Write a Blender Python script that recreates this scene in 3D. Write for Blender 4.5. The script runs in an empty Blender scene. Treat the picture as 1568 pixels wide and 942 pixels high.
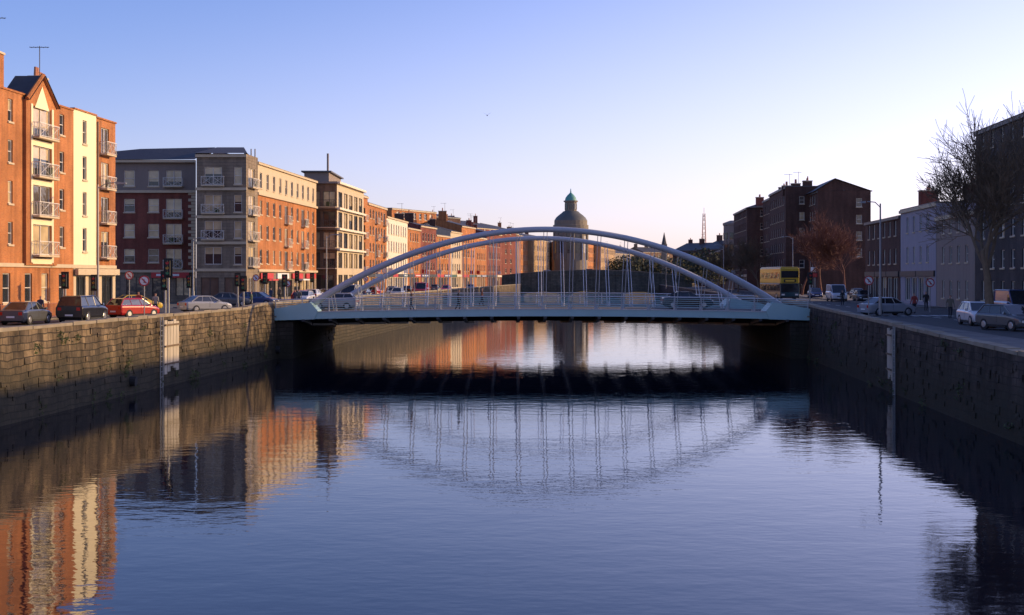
import bpy, math, random
from mathutils import Vector, Matrix
random.seed(7)
CAMZ=6.4; F=2000.0; RZ=3.4; SL=0.073
def PX(px,y): return (px-784)/F*y
def PZ(py,y): return CAMZ+(425-py)/F*y
def wl(y): return -26.27+SL*y
def wr(y): return 15.98+SL*y
def yl(px,u=-42.3): return -u/(SL-(px-784)/F)
def yr(px,u=33.0): return u/((px-784)/F-SL)
scene=bpy.context.scene
# ---------------------------------------------------------------- materials
MATS={}
def newmat(name):
    m=bpy.data.materials.new(name); m.use_nodes=True
    nt=m.node_tree; b=nt.nodes['Principled BSDF']
    return m,nt,b
def N(nt,t,**kw):
    n=nt.nodes.new(t)
    for k,v in kw.items():
        if k in n.inputs.keys(): n.inputs[k].default_value=v
        else: setattr(n,k,v)
    return n
def c4(c): return (c[0],c[1],c[2],1)
def plain(name,col,rough=0.6,var=0.25,scale=1.5,metal=0.0,bump=0.0,spec=0.5,streak=False):
    if name in MATS: return MATS[name]
    m,nt,b=newmat(name)
    tc=N(nt,'ShaderNodeTexCoord')
    no=N(nt,'ShaderNodeTexNoise'); no.inputs['Scale'].default_value=scale; no.inputs['Detail'].default_value=6
    if streak:
        mp=N(nt,'ShaderNodeMapping'); mp.inputs['Scale'].default_value=(2.5,2.5,.3); nt.links.new(tc.outputs['Object'],mp.inputs['Vector']); nt.links.new(mp.outputs[0],no.inputs['Vector'])
    else: nt.links.new(tc.outputs['Object'],no.inputs['Vector'])
    mx=N(nt,'ShaderNodeMix',data_type='RGBA')
    mx.inputs[6].default_value=c4([x*(1-var) for x in col]); mx.inputs[7].default_value=c4([min(1,x*(1+var)) for x in col])
    nt.links.new(no.outputs['Fac'],mx.inputs[0]); nt.links.new(mx.outputs[2],b.inputs['Base Color'])
    b.inputs['Roughness'].default_value=rough; b.inputs['Metallic'].default_value=metal
    b.inputs['Specular IOR Level'].default_value=spec
    if bump:
        bp=N(nt,'ShaderNodeBump'); bp.inputs['Distance'].default_value=bump
        nt.links.new(no.outputs['Fac'],bp.inputs['Height']); nt.links.new(bp.outputs[0],b.inputs['Normal'])
    MATS[name]=m; return m
def brick(name,c1,c2,mortar,bw=0.23,bh=0.08,ms=0.012,stain=0.35,big=0.25,bump=0.01,algae=False,rough=0.85,warp=0.0,streak=0.25):
    if name in MATS: return MATS[name]
    m,nt,b=newmat(name)
    tc=N(nt,'ShaderNodeTexCoord'); sp=N(nt,'ShaderNodeSeparateXYZ'); nt.links.new(tc.outputs['Object'],sp.inputs[0])
    ad=N(nt,'ShaderNodeMath',operation='ADD'); nt.links.new(sp.outputs[0],ad.inputs[0]); nt.links.new(sp.outputs[1],ad.inputs[1])
    cb=N(nt,'ShaderNodeCombineXYZ'); nt.links.new(ad.outputs[0],cb.inputs[0]); nt.links.new(sp.outputs[2],cb.inputs[1])
    vec=cb.outputs[0]
    if warp:
        wn_=N(nt,'ShaderNodeTexNoise'); wn_.inputs['Scale'].default_value=.55; wn_.inputs['Detail'].default_value=3; nt.links.new(cb.outputs[0],wn_.inputs['Vector'])
        sc_=N(nt,'ShaderNodeVectorMath',operation='SCALE'); sc_.inputs['Scale'].default_value=warp; nt.links.new(wn_.outputs['Color'],sc_.inputs[0])
        av=N(nt,'ShaderNodeVectorMath',operation='ADD'); nt.links.new(vec,av.inputs[0]); nt.links.new(sc_.outputs[0],av.inputs[1]); vec=av.outputs[0]
    br=N(nt,'ShaderNodeTexBrick'); br.inputs['Scale'].default_value=1.0
    if warp: br.squash=1.7; br.squash_frequency=3; br.offset=.37
    br.inputs['Brick Width'].default_value=bw; br.inputs['Row Height'].default_value=bh; br.inputs['Mortar Size'].default_value=ms
    br.inputs['Color1'].default_value=c4(c1); br.inputs['Color2'].default_value=c4(c2); br.inputs['Mortar'].default_value=c4(mortar)
    nt.links.new(vec,br.inputs['Vector'])
    no=N(nt,'ShaderNodeTexNoise'); no.inputs['Scale'].default_value=big; no.inputs['Detail'].default_value=8; no.inputs['Roughness'].default_value=0.7
    nt.links.new(tc.outputs['Object'],no.inputs['Vector'])
    mr=N(nt,'ShaderNodeMapRange'); mr.inputs[1].default_value=0.3; mr.inputs[2].default_value=0.7; mr.inputs[3].default_value=1-stain; mr.inputs[4].default_value=1+stain*0.6
    nt.links.new(no.outputs['Fac'],mr.inputs[0])
    mp=N(nt,'ShaderNodeMapping'); mp.inputs['Scale'].default_value=(1.6,1.6,.14); nt.links.new(tc.outputs['Object'],mp.inputs['Vector'])
    n3=N(nt,'ShaderNodeTexNoise'); n3.inputs['Scale'].default_value=1; n3.inputs['Detail'].default_value=5; nt.links.new(mp.outputs[0],n3.inputs['Vector'])
    m3=N(nt,'ShaderNodeMapRange'); m3.inputs[1].default_value=.35; m3.inputs[2].default_value=.6; m3.inputs[3].default_value=1-streak; m3.inputs[4].default_value=1.05; nt.links.new(n3.outputs['Fac'],m3.inputs[0])
    mm_=N(nt,'ShaderNodeMath',operation='MULTIPLY'); nt.links.new(mr.outputs[0],mm_.inputs[0]); nt.links.new(m3.outputs[0],mm_.inputs[1])
    mul=N(nt,'ShaderNodeVectorMath',operation='SCALE'); nt.links.new(br.outputs['Color'],mul.inputs[0]); nt.links.new(mm_.outputs[0],mul.inputs['Scale'])
    out=mul.outputs[0]
    if algae:
        n2=N(nt,'ShaderNodeTexNoise'); n2.inputs['Scale'].default_value=0.7; n2.inputs['Detail'].default_value=7
        nt.links.new(tc.outputs['Object'],n2.inputs['Vector'])
        a=N(nt,'ShaderNodeMath',operation='MULTIPLY_ADD'); a.inputs[1].default_value=3.2; nt.links.new(n2.outputs['Fac'],a.inputs[0])
        nt.links.new(sp.outputs[2],a.inputs[2])
        r=N(nt,'ShaderNodeMapRange'); r.interpolation_type='SMOOTHSTEP'; r.inputs[1].default_value=2.2; r.inputs[2].default_value=5.8; r.inputs[3].default_value=0.12; nt.links.new(a.outputs[0],r.inputs[0])
        mx=N(nt,'ShaderNodeMix',data_type='RGBA'); nt.links.new(r.outputs[0],mx.inputs[0])
        mx.inputs[6].default_value=(0.035,0.032,0.020,1); nt.links.new(out,mx.inputs[7]); out=mx.outputs[2]
    nt.links.new(out,b.inputs['Base Color']); b.inputs['Roughness'].default_value=rough; b.inputs['Specular IOR Level'].default_value=0.25
    if bump:
        ma=N(nt,'ShaderNodeMath',operation='SUBTRACT'); nt.links.new(no.outputs['Fac'],ma.inputs[0]); nt.links.new(br.outputs['Fac'],ma.inputs[1])
        bp=N(nt,'ShaderNodeBump'); bp.inputs['Distance'].default_value=bump
        nt.links.new(ma.outputs[0],bp.inputs['Height']); nt.links.new(bp.outputs[0],b.inputs['Normal'])
    MATS[name]=m; return m
BR_OR=brick('brick_orange',(0.54,0.175,0.038),(0.43,0.125,0.028),(0.42,0.26,0.14))
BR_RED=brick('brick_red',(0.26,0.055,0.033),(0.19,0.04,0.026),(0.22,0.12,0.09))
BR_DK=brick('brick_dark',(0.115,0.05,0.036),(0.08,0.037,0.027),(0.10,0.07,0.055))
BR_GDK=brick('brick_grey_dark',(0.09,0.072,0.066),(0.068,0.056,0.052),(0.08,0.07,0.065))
BR_BRN=brick('brick_brown',(0.28,0.15,0.08),(0.22,0.115,0.065),(0.26,0.20,0.14))
BR_YEL=brick('brick_buff',(0.48,0.31,0.15),(0.40,0.24,0.12),(0.38,0.30,0.20))
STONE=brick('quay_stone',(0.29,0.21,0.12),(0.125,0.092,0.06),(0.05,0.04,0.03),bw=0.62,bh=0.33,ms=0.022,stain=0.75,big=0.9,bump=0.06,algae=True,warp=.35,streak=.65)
STONE_SHADED=brick('quay_stone_shaded',(0.105,0.08,0.066),(0.06,0.046,0.04),(0.035,0.028,0.024),bw=0.62,bh=0.33,ms=0.022,stain=0.7,big=0.9,bump=0.06,algae=True,warp=.35,streak=.6)  # darkened copy of the quay stone: right-bank and under-deck shade put into the colour
COPE=plain('coping_granite',(0.25,0.21,0.15),0.85,0.5,1.2,bump=0.02)
ASH=brick('ashlar_grey',(0.26,0.20,0.14),(0.21,0.165,0.115),(0.14,0.11,0.09),bw=0.8,bh=0.35,ms=0.012,stain=0.25)
CREAM=plain('cream_render',(0.78,0.67,0.42),0.8,0.10,0.6,streak=True)
CREAMD=plain('cream_stone',(0.50,0.40,0.26),0.8,0.15,0.8,streak=True)
GREYR=plain('grey_render',(0.22,0.175,0.145),0.85,0.18,0.8,streak=True)
LAV=plain('pale_render',(0.28,0.265,0.30),0.85,0.18,0.8,streak=True)
WHITER=plain('white_render',(0.70,0.61,0.47),0.8,0.12,0.8,streak=True)
SLATE=plain('slate_roof',(0.045,0.043,0.045),0.6,0.4,2.0)
LEAD=plain('lead_flashing',(0.09,0.085,0.085),0.5,0.2,1)
FRW=plain('white_frame',(0.62,0.58,0.50),0.5,0.05)
FRD=plain('dark_frame',(0.06,0.055,0.05),0.5,0.1)
STEELD=plain('dark_steel',(0.03,0.033,0.036),0.5,0.2)
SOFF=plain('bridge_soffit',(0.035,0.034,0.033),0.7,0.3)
TEAL=plain('teal_paint',(0.33,0.51,0.51),0.4,0.12,0.8)
ARCH=plain('arch_paint',(0.42,0.43,0.45),0.35,0.08,0.5)
HANG=plain('hanger_paint',(0.60,0.60,0.61),0.35,0.06,0.5)
TERRA=plain('terracotta',(0.42,0.17,0.09),0.8,0.2,3)
COPPER=plain('green_copper',(0.10,0.30,0.24),0.6,0.2,1)
REDP=plain('red_paint',(0.45,0.025,0.025),0.5,0.05)
WHITEP=plain('white_paint',(0.70,0.70,0.68),0.5,0.05)
SHOPG=plain('shop_green',(0.03,0.10,0.07),0.5,0.05)
SHOPB=plain('shop_blue',(0.03,0.06,0.16),0.5,0.05)
RUBBER=plain('rubber',(0.02,0.02,0.02),0.8,0.1)
CHROME=plain('wheel_metal',(0.45,0.45,0.46),0.35,0.1,metal=0.8)
ASPH=plain('asphalt',(0.05,0.05,0.052),0.9,0.3,1.0,bump=0.01)
PAVE=brick('paving',(0.20,0.185,0.17),(0.17,0.155,0.145),(0.10,0.10,0.10),bw=0.6,bh=0.6,ms=0.01,stain=0.2)
GROUNDM=plain('ground_mat',(0.10,0.10,0.09),0.95,0.3,0.2)
BARK=plain('bark',(0.15,0.105,0.065),0.9,0.35,4)
BARKR=plain('bark_red',(0.16,0.065,0.04),0.9,0.3,4)
FOL=plain('foliage_dark',(0.045,0.05,0.025),0.9,0.5,1)
MOSS=plain('wall_weed',(0.06,0.075,0.025),0.9,0.5,1)
def glassmat(name,col,rough=0.06,spec=0.6):
    if name in MATS: return MATS[name]
    m,nt,b=newmat(name)
    tc=N(nt,'ShaderNodeTexCoord'); no=N(nt,'ShaderNodeTexNoise'); no.inputs['Scale'].default_value=0.9
    nt.links.new(tc.outputs['Object'],no.inputs['Vector'])
    mx=N(nt,'ShaderNodeMix',data_type='RGBA'); mx.inputs[6].default_value=c4([x*0.4 for x in col]); mx.inputs[7].default_value=c4([x*1.6 for x in col])
    nt.links.new(no.outputs['Fac'],mx.inputs[0]); nt.links.new(mx.outputs[2],b.inputs['Base Color'])
    b.inputs['Roughness'].default_value=rough; b.inputs['Specular IOR Level'].default_value=spec
    bp=N(nt,'ShaderNodeBump'); bp.inputs['Distance'].default_value=0.02; nt.links.new(no.outputs['Fac'],bp.inputs['Height']); nt.links.new(bp.outputs[0],b.inputs['Normal'])
    MATS[name]=m; return m
G_DK=glassmat('glass_dark',(0.025,0.03,0.035))
G_CU=glassmat('glass_curtain',(0.50,0.39,0.23))
G_MD=glassmat('glass_mid',(0.10,0.085,0.07))
G_CAR=glassmat('car_glass',(0.02,0.022,0.025),0.04,0.7)
# ---------------------------------------------------------------- builder
class MB:
    def __init__(s): s.v=[]; s.f=[]
class Obj:
    def __init__(s,name,loc=(0,0,0),rz=0.0,scale=1.0):
        s.name=name; s.parts={}; s.loc=loc; s.rz=rz; s.sc=scale
    def mb(s,key,mat):
        if key not in s.parts: s.parts[key]=(MB(),mat)
        return s.parts[key][0]
    def poly(s,key,mat,pts):
        m=s.mb(key,mat); i=len(m.v); m.v+= [tuple(p) for p in pts]; m.f.append(tuple(range(i,i+len(pts))))
    def hexa(s,key,mat,b4,t4):
        m=s.mb(key,mat); i=len(m.v); m.v+=[tuple(p) for p in b4]+[tuple(p) for p in t4]
        m.f+=[(i+3,i+2,i+1,i),(i+4,i+5,i+6,i+7)]+[(i+k,i+(k+1)%4,i+4+(k+1)%4,i+4+k) for k in range(4)]
    def box(s,key,mat,x0,x1,y0,y1,z0,z1):
        s.hexa(key,mat,[(x0,y0,z0),(x1,y0,z0),(x1,y1,z0),(x0,y1,z0)],[(x0,y0,z1),(x1,y0,z1),(x1,y1,z1),(x0,y1,z1)])
    def obox(s,key,mat,o,u,n,u0,u1,n0,n1,z0,z1):
        P=lambda a,b,z:(o[0]+u[0]*a+n[0]*b,o[1]+u[1]*a+n[1]*b,z)
        s.hexa(key,mat,[P(u0,n0,z0),P(u1,n0,z0),P(u1,n1,z0),P(u0,n1,z0)],[P(u0,n0,z1),P(u1,n0,z1),P(u1,n1,z1),P(u0,n1,z1)])
    def tube(s,key,mat,pts,rads,n=8,cap=True,flat=1.0):
        m=s.mb(key,mat); pts=[Vector(p) for p in pts]
        if not isinstance(rads,(list,tuple)): rads=[rads]*len(pts)
        base=len(m.v); ref=None
        for k,p in enumerate(pts):
            d=(pts[min(k+1,len(pts)-1)]-pts[max(k-1,0)]).normalized()
            if ref is None:
                ref=d.orthogonal().normalized()
            a=(ref-d*ref.dot(d)); a=a.normalized() if a.length>1e-5 else d.orthogonal().normalized(); ref=a
            b=d.cross(a)
            for j in range(n):
                t=2*math.pi*(j+0.5)/n
                m.v.append(tuple(p+(a*math.cos(t)+b*math.sin(t)*flat)*rads[k]))
        for k in range(len(pts)-1):
            for j in range(n):
                A=base+k*n+j; B=base+k*n+(j+1)%n
                m.f.append((A,B,B+n,A+n))
        if cap:
            m.f.append(tuple(base+j for j in range(n))[::-1]); e=base+(len(pts)-1)*n
            m.f.append(tuple(e+j for j in range(n)))
    def lathe(s,key,mat,cx,cy,prof,n=24):
        m=s.mb(key,mat); base=len(m.v)
        for r,z in prof:
            for j in range(n):
                t=2*math.pi*j/n; m.v.append((cx+r*math.cos(t),cy+r*math.sin(t),z))
        for k in range(len(prof)-1):
            for j in range(n):
                A=base+k*n+j;B=base+k*n+(j+1)%n; m.f.append((A,B,B+n,A+n))
        e=base+(len(prof)-1)*n; m.f.append(tuple(e+j for j in range(n)))
    def done(s,smooth=(),bevel={}):
        e=bpy.data.objects.new(s.name,None); scene.collection.objects.link(e); e.empty_display_size=0.5
        e.location=s.loc; e.rotation_euler=(0,0,s.rz); e.scale=(s.sc,)*3
        for key,(m,mat) in s.parts.items():
            me=bpy.data.meshes.new(key); me.from_pydata(m.v,[],m.f); me.materials.append(mat); me.update()
            if key in smooth:
                for p in me.polygons: p.use_smooth=True
            o=bpy.data.objects.new(key,me); scene.collection.objects.link(o); o.parent=e
            if key in bevel:
                bm=o.modifiers.new('b','BEVEL'); bm.width=bevel[key]; bm.segments=2; bm.limit_method='ANGLE'
        return e
def single(name,verts,faces,mat,smooth=False):
    me=bpy.data.meshes.new(name); me.from_pydata(verts,[],faces); me.materials.append(mat); me.update()
    if smooth:
        for p in me.polygons: p.use_smooth=True
    o=bpy.data.objects.new(name,me); scene.collection.objects.link(o); return o
# ---------------------------------------------------------------- facade
def facade(b,key,mat,p0,p1,n,z0,z1,ops,frame=FRW,rec=0.18,fw=0.07,sill=True,sillmat=None,curt=0.35):
    d=Vector((p1[0]-p0[0],p1[1]-p0[1])); W=d.length; u=d/W
    P=lambda a,z,k=0.0:(p0[0]+u[0]*a+n[0]*k,p0[1]+u[1]*a+n[1]*k,z)
    ops=[o for o in ops if o[0]>0.05 and o[1]<W-0.05 and o[3]<z1-0.02 and o[2]>=z0]
    us=sorted({0,W}|{round(o[0],3) for o in ops}|{round(o[1],3) for o in ops})
    zs=sorted({z0,z1}|{round(o[2],3) for o in ops}|{round(o[3],3) for o in ops})
    for i in range(len(us)-1):
        for j in range(len(zs)-1):
            uc=(us[i]+us[i+1])/2; zc=(zs[j]+zs[j+1])/2
            if any(o[0]<uc<o[1] and o[2]<zc<o[3] for o in ops): continue
            b.poly(key,mat,[P(us[i],zs[j]),P(us[i+1],zs[j]),P(us[i+1],zs[j+1]),P(us[i],zs[j+1])])
    for o in ops:
        a0,a1,b0,b1=o[:4]; st=o[4] if len(o)>4 else 'w'
        r=-rec
        for q in ([P(a0,b0),P(a0,b1),P(a0,b1,r),P(a0,b0,r)],[P(a1,b0),P(a1,b1),P(a1,b1,r),P(a1,b0,r)],[P(a0,b0),P(a1,b0),P(a1,b0,r),P(a0,b0,r)],[P(a0,b1),P(a1,b1),P(a1,b1,r),P(a0,b1,r)]):
            b.poly(key,mat,q)
        rr=random.random(); g=('glass_curtained',G_CU) if rr<curt else (('glass_mid',G_MD) if rr<curt+0.25 else ('glass_dark',G_DK))
        if st=='d': g=('glass_dark',G_DK)
        mid=b0+(b1-b0)*random.choice([0.3,0.5,0.6]) if (g[0]=='glass_curtained' and random.random()<0.5) else b0
        if mid>b0:
            b.poly('glass_dark',G_DK,[P(a0,b0,r),P(a1,b0,r),P(a1,mid,r),P(a0,mid,r)])
        b.poly(g[0],g[1],[P(a0,mid,r),P(a1,mid,r),P(a1,b1,r),P(a0,b1,r)])
        if st in('w','b','s','m','d'):
            fk='window_frames' if frame is FRW else 'window_frames_dark'
            B=lambda x0,x1,y0,y1: b.obox(fk,frame,p0,u,n,x0,x1,r+0.004,r+0.07,y0,y1)
            B(a0,a1,b0,b0+fw);B(a0,a1,b1-fw,b1);B(a0,a0+fw,b0+fw,b1-fw);B(a1-fw,a1,b0+fw,b1-fw)
            if st in('w','d'): 
                zm=(b0+b1)/2; B(a0+fw,a1-fw,zm-fw*0.4,zm+fw*0.4)
                if a1-a0>1.3:
                    um=(a0+a1)/2; B(um-fw*.4,um+fw*.4,b0+fw,zm-fw*.4)
            elif st=='b': 
                um=(a0+a1)/2; B(um-fw*.6,um+fw*.6,b0+fw,b1-fw)
            elif st in('s','m'):
                k=max(2,int((a1-a0)/1.2))
                for q in range(1,k):
                    um=a0+(a1-a0)*q/k; B(um-fw*.5,um+fw*.5,b0+fw,b1-fw)
        if sill and st in('w','d'):
            b.obox('sills',sillmat or CREAMD,p0,u,n,a0-0.08,a1+0.08,0.003,0.09,b0-0.14,b0-0.003)
        if st=='b': balcony(b,p0,u,n,a0-0.2,a1+0.2,b0)
def balcony(b,p0,u,n,a0,a1,z,dep=0.6,h=1.0,mat=None,key='balconies'):
    mat=mat or FRW
    b.obox('balcony_slabs',CREAMD,p0,u,n,a0,a1,0.003,dep,z-0.16,z-0.02)
    t=0.03
    for (x0,x1,y0,y1) in ((a0,a1,dep-t,dep),(a0,a0+t,0.01,dep-t),(a1-t,a1,0.01,dep-t)):
        b.obox(key,mat,p0,u,n,x0,x1,y0,y1,z+h-0.05,z+h)
        b.obox(key,mat,p0,u,n,x0,x1,y0,y1,z+0.02,z+0.06)
    k=max(3,int((a1-a0)/0.3))
    for i in range(k+1):
        x=a0+(a1-a0-t)*i/k
        b.obox(key,mat,p0,u,n,x,x+t*.8,dep-t+.003,dep-.003,z+0.07,z+h-0.06)
    for y in (0.2,0.4):
        for x in (a0,a1-t): b.obox(key,mat,p0,u,n,x+.003,x+t-.003,y,y+t,z+0.07,z+h-0.06)
    def bar(x0,z0_,x1,z1_):
        P=lambda a,z_,k:(p0[0]+u[0]*a+n[0]*k,p0[1]+u[1]*a+n[1]*k,z_)
        b.tube(key,mat,[P(x0,z0_,dep+0.03),P(x1,z1_,dep+0.03)],0.02,4)
    c=(a0+a1)/2
    bar(a0,z+.05,c,z+h-.05);bar(a0,z+h-.05,c,z+.05);bar(c,z+.05,a1,z+h-.05);bar(c,z+h-.05,a1,z+.05)
    if random.random()<.3:
        c=a0+random.uniform(.3,.7)*(a1-a0); b.obox('balcony_planters',MOSS,p0,u,n,c-.25,c+.2,dep-.35,dep-.08,z,z+random.uniform(.5,.9))
def grid(W,nf,zg,fh,bay,ww,wh,sillh=0.8,style='w',margin=0.8,balc=(),ground='w',z0=RZ):
    k=max(1,int((W-2*margin)/bay)); off=(W-k*bay)/2; ops=[]
    for i in range(k):
        c=off+bay*(i+0.5)
        for f in range(nf):
            fl=zg+f*fh
            if i in balc: ops.append((c-ww*0.7,c+ww*0.7,fl+0.1,fl+wh+sillh*0.9,'b'))
            else: ops.append((c-ww/2,c+ww/2,fl+sillh,fl+sillh+wh,style))
        if ground=='w': ops.append((c-ww/2,c+ww/2,z0+1.0,z0+2.7,'w'))
        elif ground=='s': ops.append((c-bay*0.42,c+bay*0.42,z0+0.5,z0+3.0,'s'))
    return ops
def chimney(b,x,y,z,w=1.6,d=0.8,h=2.2,mat=BR_DK,pots=4):
    b.box('chimney',mat,x-d/2,x+d/2,y-w/2,y+w/2,z-1.5,z+h)
    b.box('chimney_cap',CREAMD,x-d/2-.08,x+d/2+.08,y-w/2-.08,y+w/2+.08,z+h+.002,z+h+.15)
    for i in range(pots):
        yy=y-w/2+w*(i+.5)/pots; hh=random.uniform(.4,.8)
        b.tube('chimney_pots',TERRA,[(x,yy,z+h+.15),(x,yy,z+h+.15+hh)],[.14,.11],8)
    if random.random()<.6:
        H=z+h+random.uniform(1.6,2.6); b.tube('aerial',FRD,[(x+d*.3,y-w*.3,z+h-.5),(x+d*.3,y-w*.3,H)],.035,4); b.tube('aerial',FRD,[(x-.5,y-w*.3,H-.1),(x+1.0,y-w*.3,H-.1)],.025,4)
        for q in range(5): b.tube('aerial',FRD,[(x-.4+q*.3,y-w*.3-.25,H-.1),(x-.4+q*.3,y-w*.3+.25,H-.1)],.018,4)
def building(name,p0,p1,side,depth,z1,mat,nf=4,zg=7.2,fh=3.0,bay=2.6,ww=1.1,wh=1.6,roof='flat',rh=2.5,ground='s',balc=(),side_ops=None,frame=FRW,chims=0,z0=RZ,topband=None,curt=0.35,ops=None,sidemat=None,cornice=True,sillh=0.8,style='w',fascia=None):
    b=Obj(name); p0=Vector(p0);p1=Vector(p1); d=(p1-p0); W=d.length; u=d/W
    n=Vector((u[1],-u[0]))*side
    c0,c1=p0,p1; c2=p1-n*depth; c3=p0-n*depth
    fo=ops if ops is not None else grid(W,nf,zg,fh,bay,ww,wh,sillh=sillh,balc=balc,ground=ground,style=style)
    facade(b,'walls',mat,c0,c1,n,z0,z1,fo,frame=frame,curt=curt)
    so=side_ops
    if so is None: so=grid(depth,nf,zg,fh,3.2,0.9,1.4,ground=None)
    facade(b,'side_walls',sidemat or mat,c3,c0,-u,z0,z1,so,frame=frame,curt=curt)
    for a,c in((c1,c2),(c2,c3)):
        b.poly('back_walls',sidemat or mat,[(a[0],a[1],z0),(c[0],c[1],z0),(c[0],c[1],z1),(a[0],a[1],z1)])
    if cornice:
        b.obox('cornice',CREAMD if mat not in (BR_DK,BR_GDK) else LEAD,p0,u,n,-0.1,W+0.0,0.003,0.22,z1-0.35,z1-0.02)
        if ground=='s':
            k=max(1,int(W/6))
            for i in range(k):
                fm=fascia or random.choice([STEELD,SHOPG,REDP,REDP,CREAMD,SHOPB])
                b.obox('shop_fascia_%d'%i,fm,p0,u,n,0.3+i*(W-.3)/k,(i+1)*(W-.3)/k,0.003,0.18,z0+3.1,z0+3.7)
                if not fascia and random.random()<.5: b.obox('shop_lettering',WHITEP,p0,u,n,1.0+i*(W-.3)/k,(i+1)*(W-.3)/k-1.0,0.181,0.2,z0+3.3,z0+3.5)
                if not fascia and random.random()<.5: b.obox('hanging_sign',random.choice([REDP,WHITEP]) if 'hanging_sign' not in b.parts else b.parts['hanging_sign'][1],p0,u,n,0.5+i*(W-.3)/k,.6+i*(W-.3)/k,0.2,1.1,z0+3.9,z0+4.8)
    if roof=='flat':
        t=0.3
        b.poly('roof',LEAD,[(q[0],q[1],z1-0.3) for q in (c0,c1,c2,c3)])
        for a,c in((c0,c1),(c1,c2),(c2,c3),(c3,c0)):
            dd=(c-a); L=dd.length; uu=dd/L; nn=Vector((-uu[1],uu[0])); 
            if nn.dot((p0+p1)/2-n*depth/2-a)<0: nn=-nn
            b.obox('parapet_coping',LEAD,a,uu,nn,-0.06,L-t-.07,-0.06,t,z1+0.003,z1+0.14)
        if random.random()<.6 and W>8:
            b.obox('roof_plant',GREYR,p0,u,n,W*.3,W*.3+3,-depth*.6,-depth*.35,z1-.29,z1+1.3)
            b.tube('roof_vents',GREYR,[tuple(p0+u*W*.7-n*3)+(z1-.3,),tuple(p0+u*W*.7-n*3)+(z1+1.1,)],.15,8)
    else:
        o=0.3
        e=[p0+n*o,p1+n*o,c2-n*o,c3-n*o]
        m0=(p0+c3)/2; m1=(p1+c2)/2
        if roof=='hip':
            m0=m0+u*min(depth/2,W*0.4); m1=m1-u*min(depth/2,W*0.4); e=[e[0]-u*o,e[1]+u*o,e[2]+u*o,e[3]-u*o]
        V=lambda q,z:(q[0],q[1],z)
        b.poly('roof',SLATE,[V(e[0],z1),V(e[1],z1),V(m1,z1+rh),V(m0,z1+rh)])
        b.poly('roof',SLATE,[V(e[2],z1),V(e[3],z1),V(m0,z1+rh),V(m1,z1+rh)])
        if roof=='hip':
            b.poly('roof',SLATE,[V(e[3],z1),V(e[0],z1),V(m0,z1+rh)]); b.poly('roof',SLATE,[V(e[1],z1),V(e[2],z1),V(m1,z1+rh)])
            b.poly('soffit',LEAD,[V(q,z1-.01) for q in e])
        else:
            b.poly('gable',sidemat or mat,[V(c0,z1),V(c3,z1),V(m0,z1+rh-.03)]); b.poly('gable',sidemat or mat,[V(c1,z1),V(c2,z1),V(m1,z1+rh-.03)])
        b.tube('ridge',LEAD,[V(m0,z1+rh),V(m1,z1+rh)],0.12,6)
    for i in range(chims):
        t=(i+0.05)/max(1,chims) if chims>1 else 0.03
        q=p0+u*(W*t+0.8)-n*depth*random.uniform(.35,.6)
        chimney(b,q[0],q[1],z1+(rh-0.3 if roof!='flat' else 0),w=1.0,d=random.uniform(1.4,2.2),h=random.uniform(1.3,2.3),mat=random.choice([BR_DK,BR_RED,mat]) if 'chimney' not in b.parts else b.parts['chimney'][1])
    return b
LU=-42.3
def lp(y,u=LU): return (u+SL*y,y)
# ---------------- ground, water, quay walls
LP=[(wl(-600),-600),(wl(430),430),(18,480),(70,560),(600,900)]
RP=[(wr(-600),-600),(wr(430),430),(62,460),(115,520),(640,860)]
gv=[];gf=[]
for p in LP: gv+=[(-6000,p[1],RZ),(p[0],p[1],RZ)]
for i in range(len(LP)-1): gf.append((i*2,i*2+1,i*2+3,i*2+2))
r0=len(gv)
for p in RP: gv+=[(p[0],p[1],RZ),(6000,p[1],RZ)]
for i in range(len(RP)-1): gf.append((r0+i*2,r0+i*2+1,r0+i*2+3,r0+i*2+2))
lA,lB=8,9; rA,rB=r0+8,r0+9
k=len(gv); gv+=[(6000,9000,RZ),(600,9000,RZ),(-6000,9000,RZ)]
gf+=[(lA,lB,k+1,k+2),(lB,rA,k+1),(rA,rB,k,k+1)]
single('ground',gv,gf,GROUNDM)
m,nt,b=newmat('river_water')
b.inputs['Base Color'].default_value=(0.004,0.006,0.014,1); b.inputs['Roughness'].default_value=0.012; b.inputs['IOR'].default_value=1.42
tc=N(nt,'ShaderNodeTexCoord')
def wn(scale,det,sx,sy,dist,prev=None,rot=0.0):
    mp=N(nt,'ShaderNodeMapping'); mp.inputs['Scale'].default_value=(sx,sy,1); mp.inputs['Rotation'].default_value=(0,0,rot); nt.links.new(tc.outputs['Object'],mp.inputs['Vector'])
    no=N(nt,'ShaderNodeTexNoise'); no.inputs['Scale'].default_value=scale; no.inputs['Detail'].default_value=det; no.inputs['Roughness'].default_value=0.5
    nt.links.new(mp.outputs[0],no.inputs['Vector'])
    bp=N(nt,'ShaderNodeBump'); bp.inputs['Distance'].default_value=dist; nt.links.new(no.outputs['Fac'],bp.inputs['Height'])
    if prev: nt.links.new(prev.outputs[0],bp.inputs['Normal'])
    return bp
b1=wn(0.3,2,1,1,0.009); b2=wn(1.2,2,0.6,1,0.0062,b1,0.2); b3=wn(3.6,3,0.6,1,0.0030,b2,-0.1)
nt.links.new(b3.outputs[0],b.inputs['Normal'])
single('water',[(-300,-600,0),(900,-600,0),(900,1000,0),(-300,1000,0)],[(0,1,2,3)],m)
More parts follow.
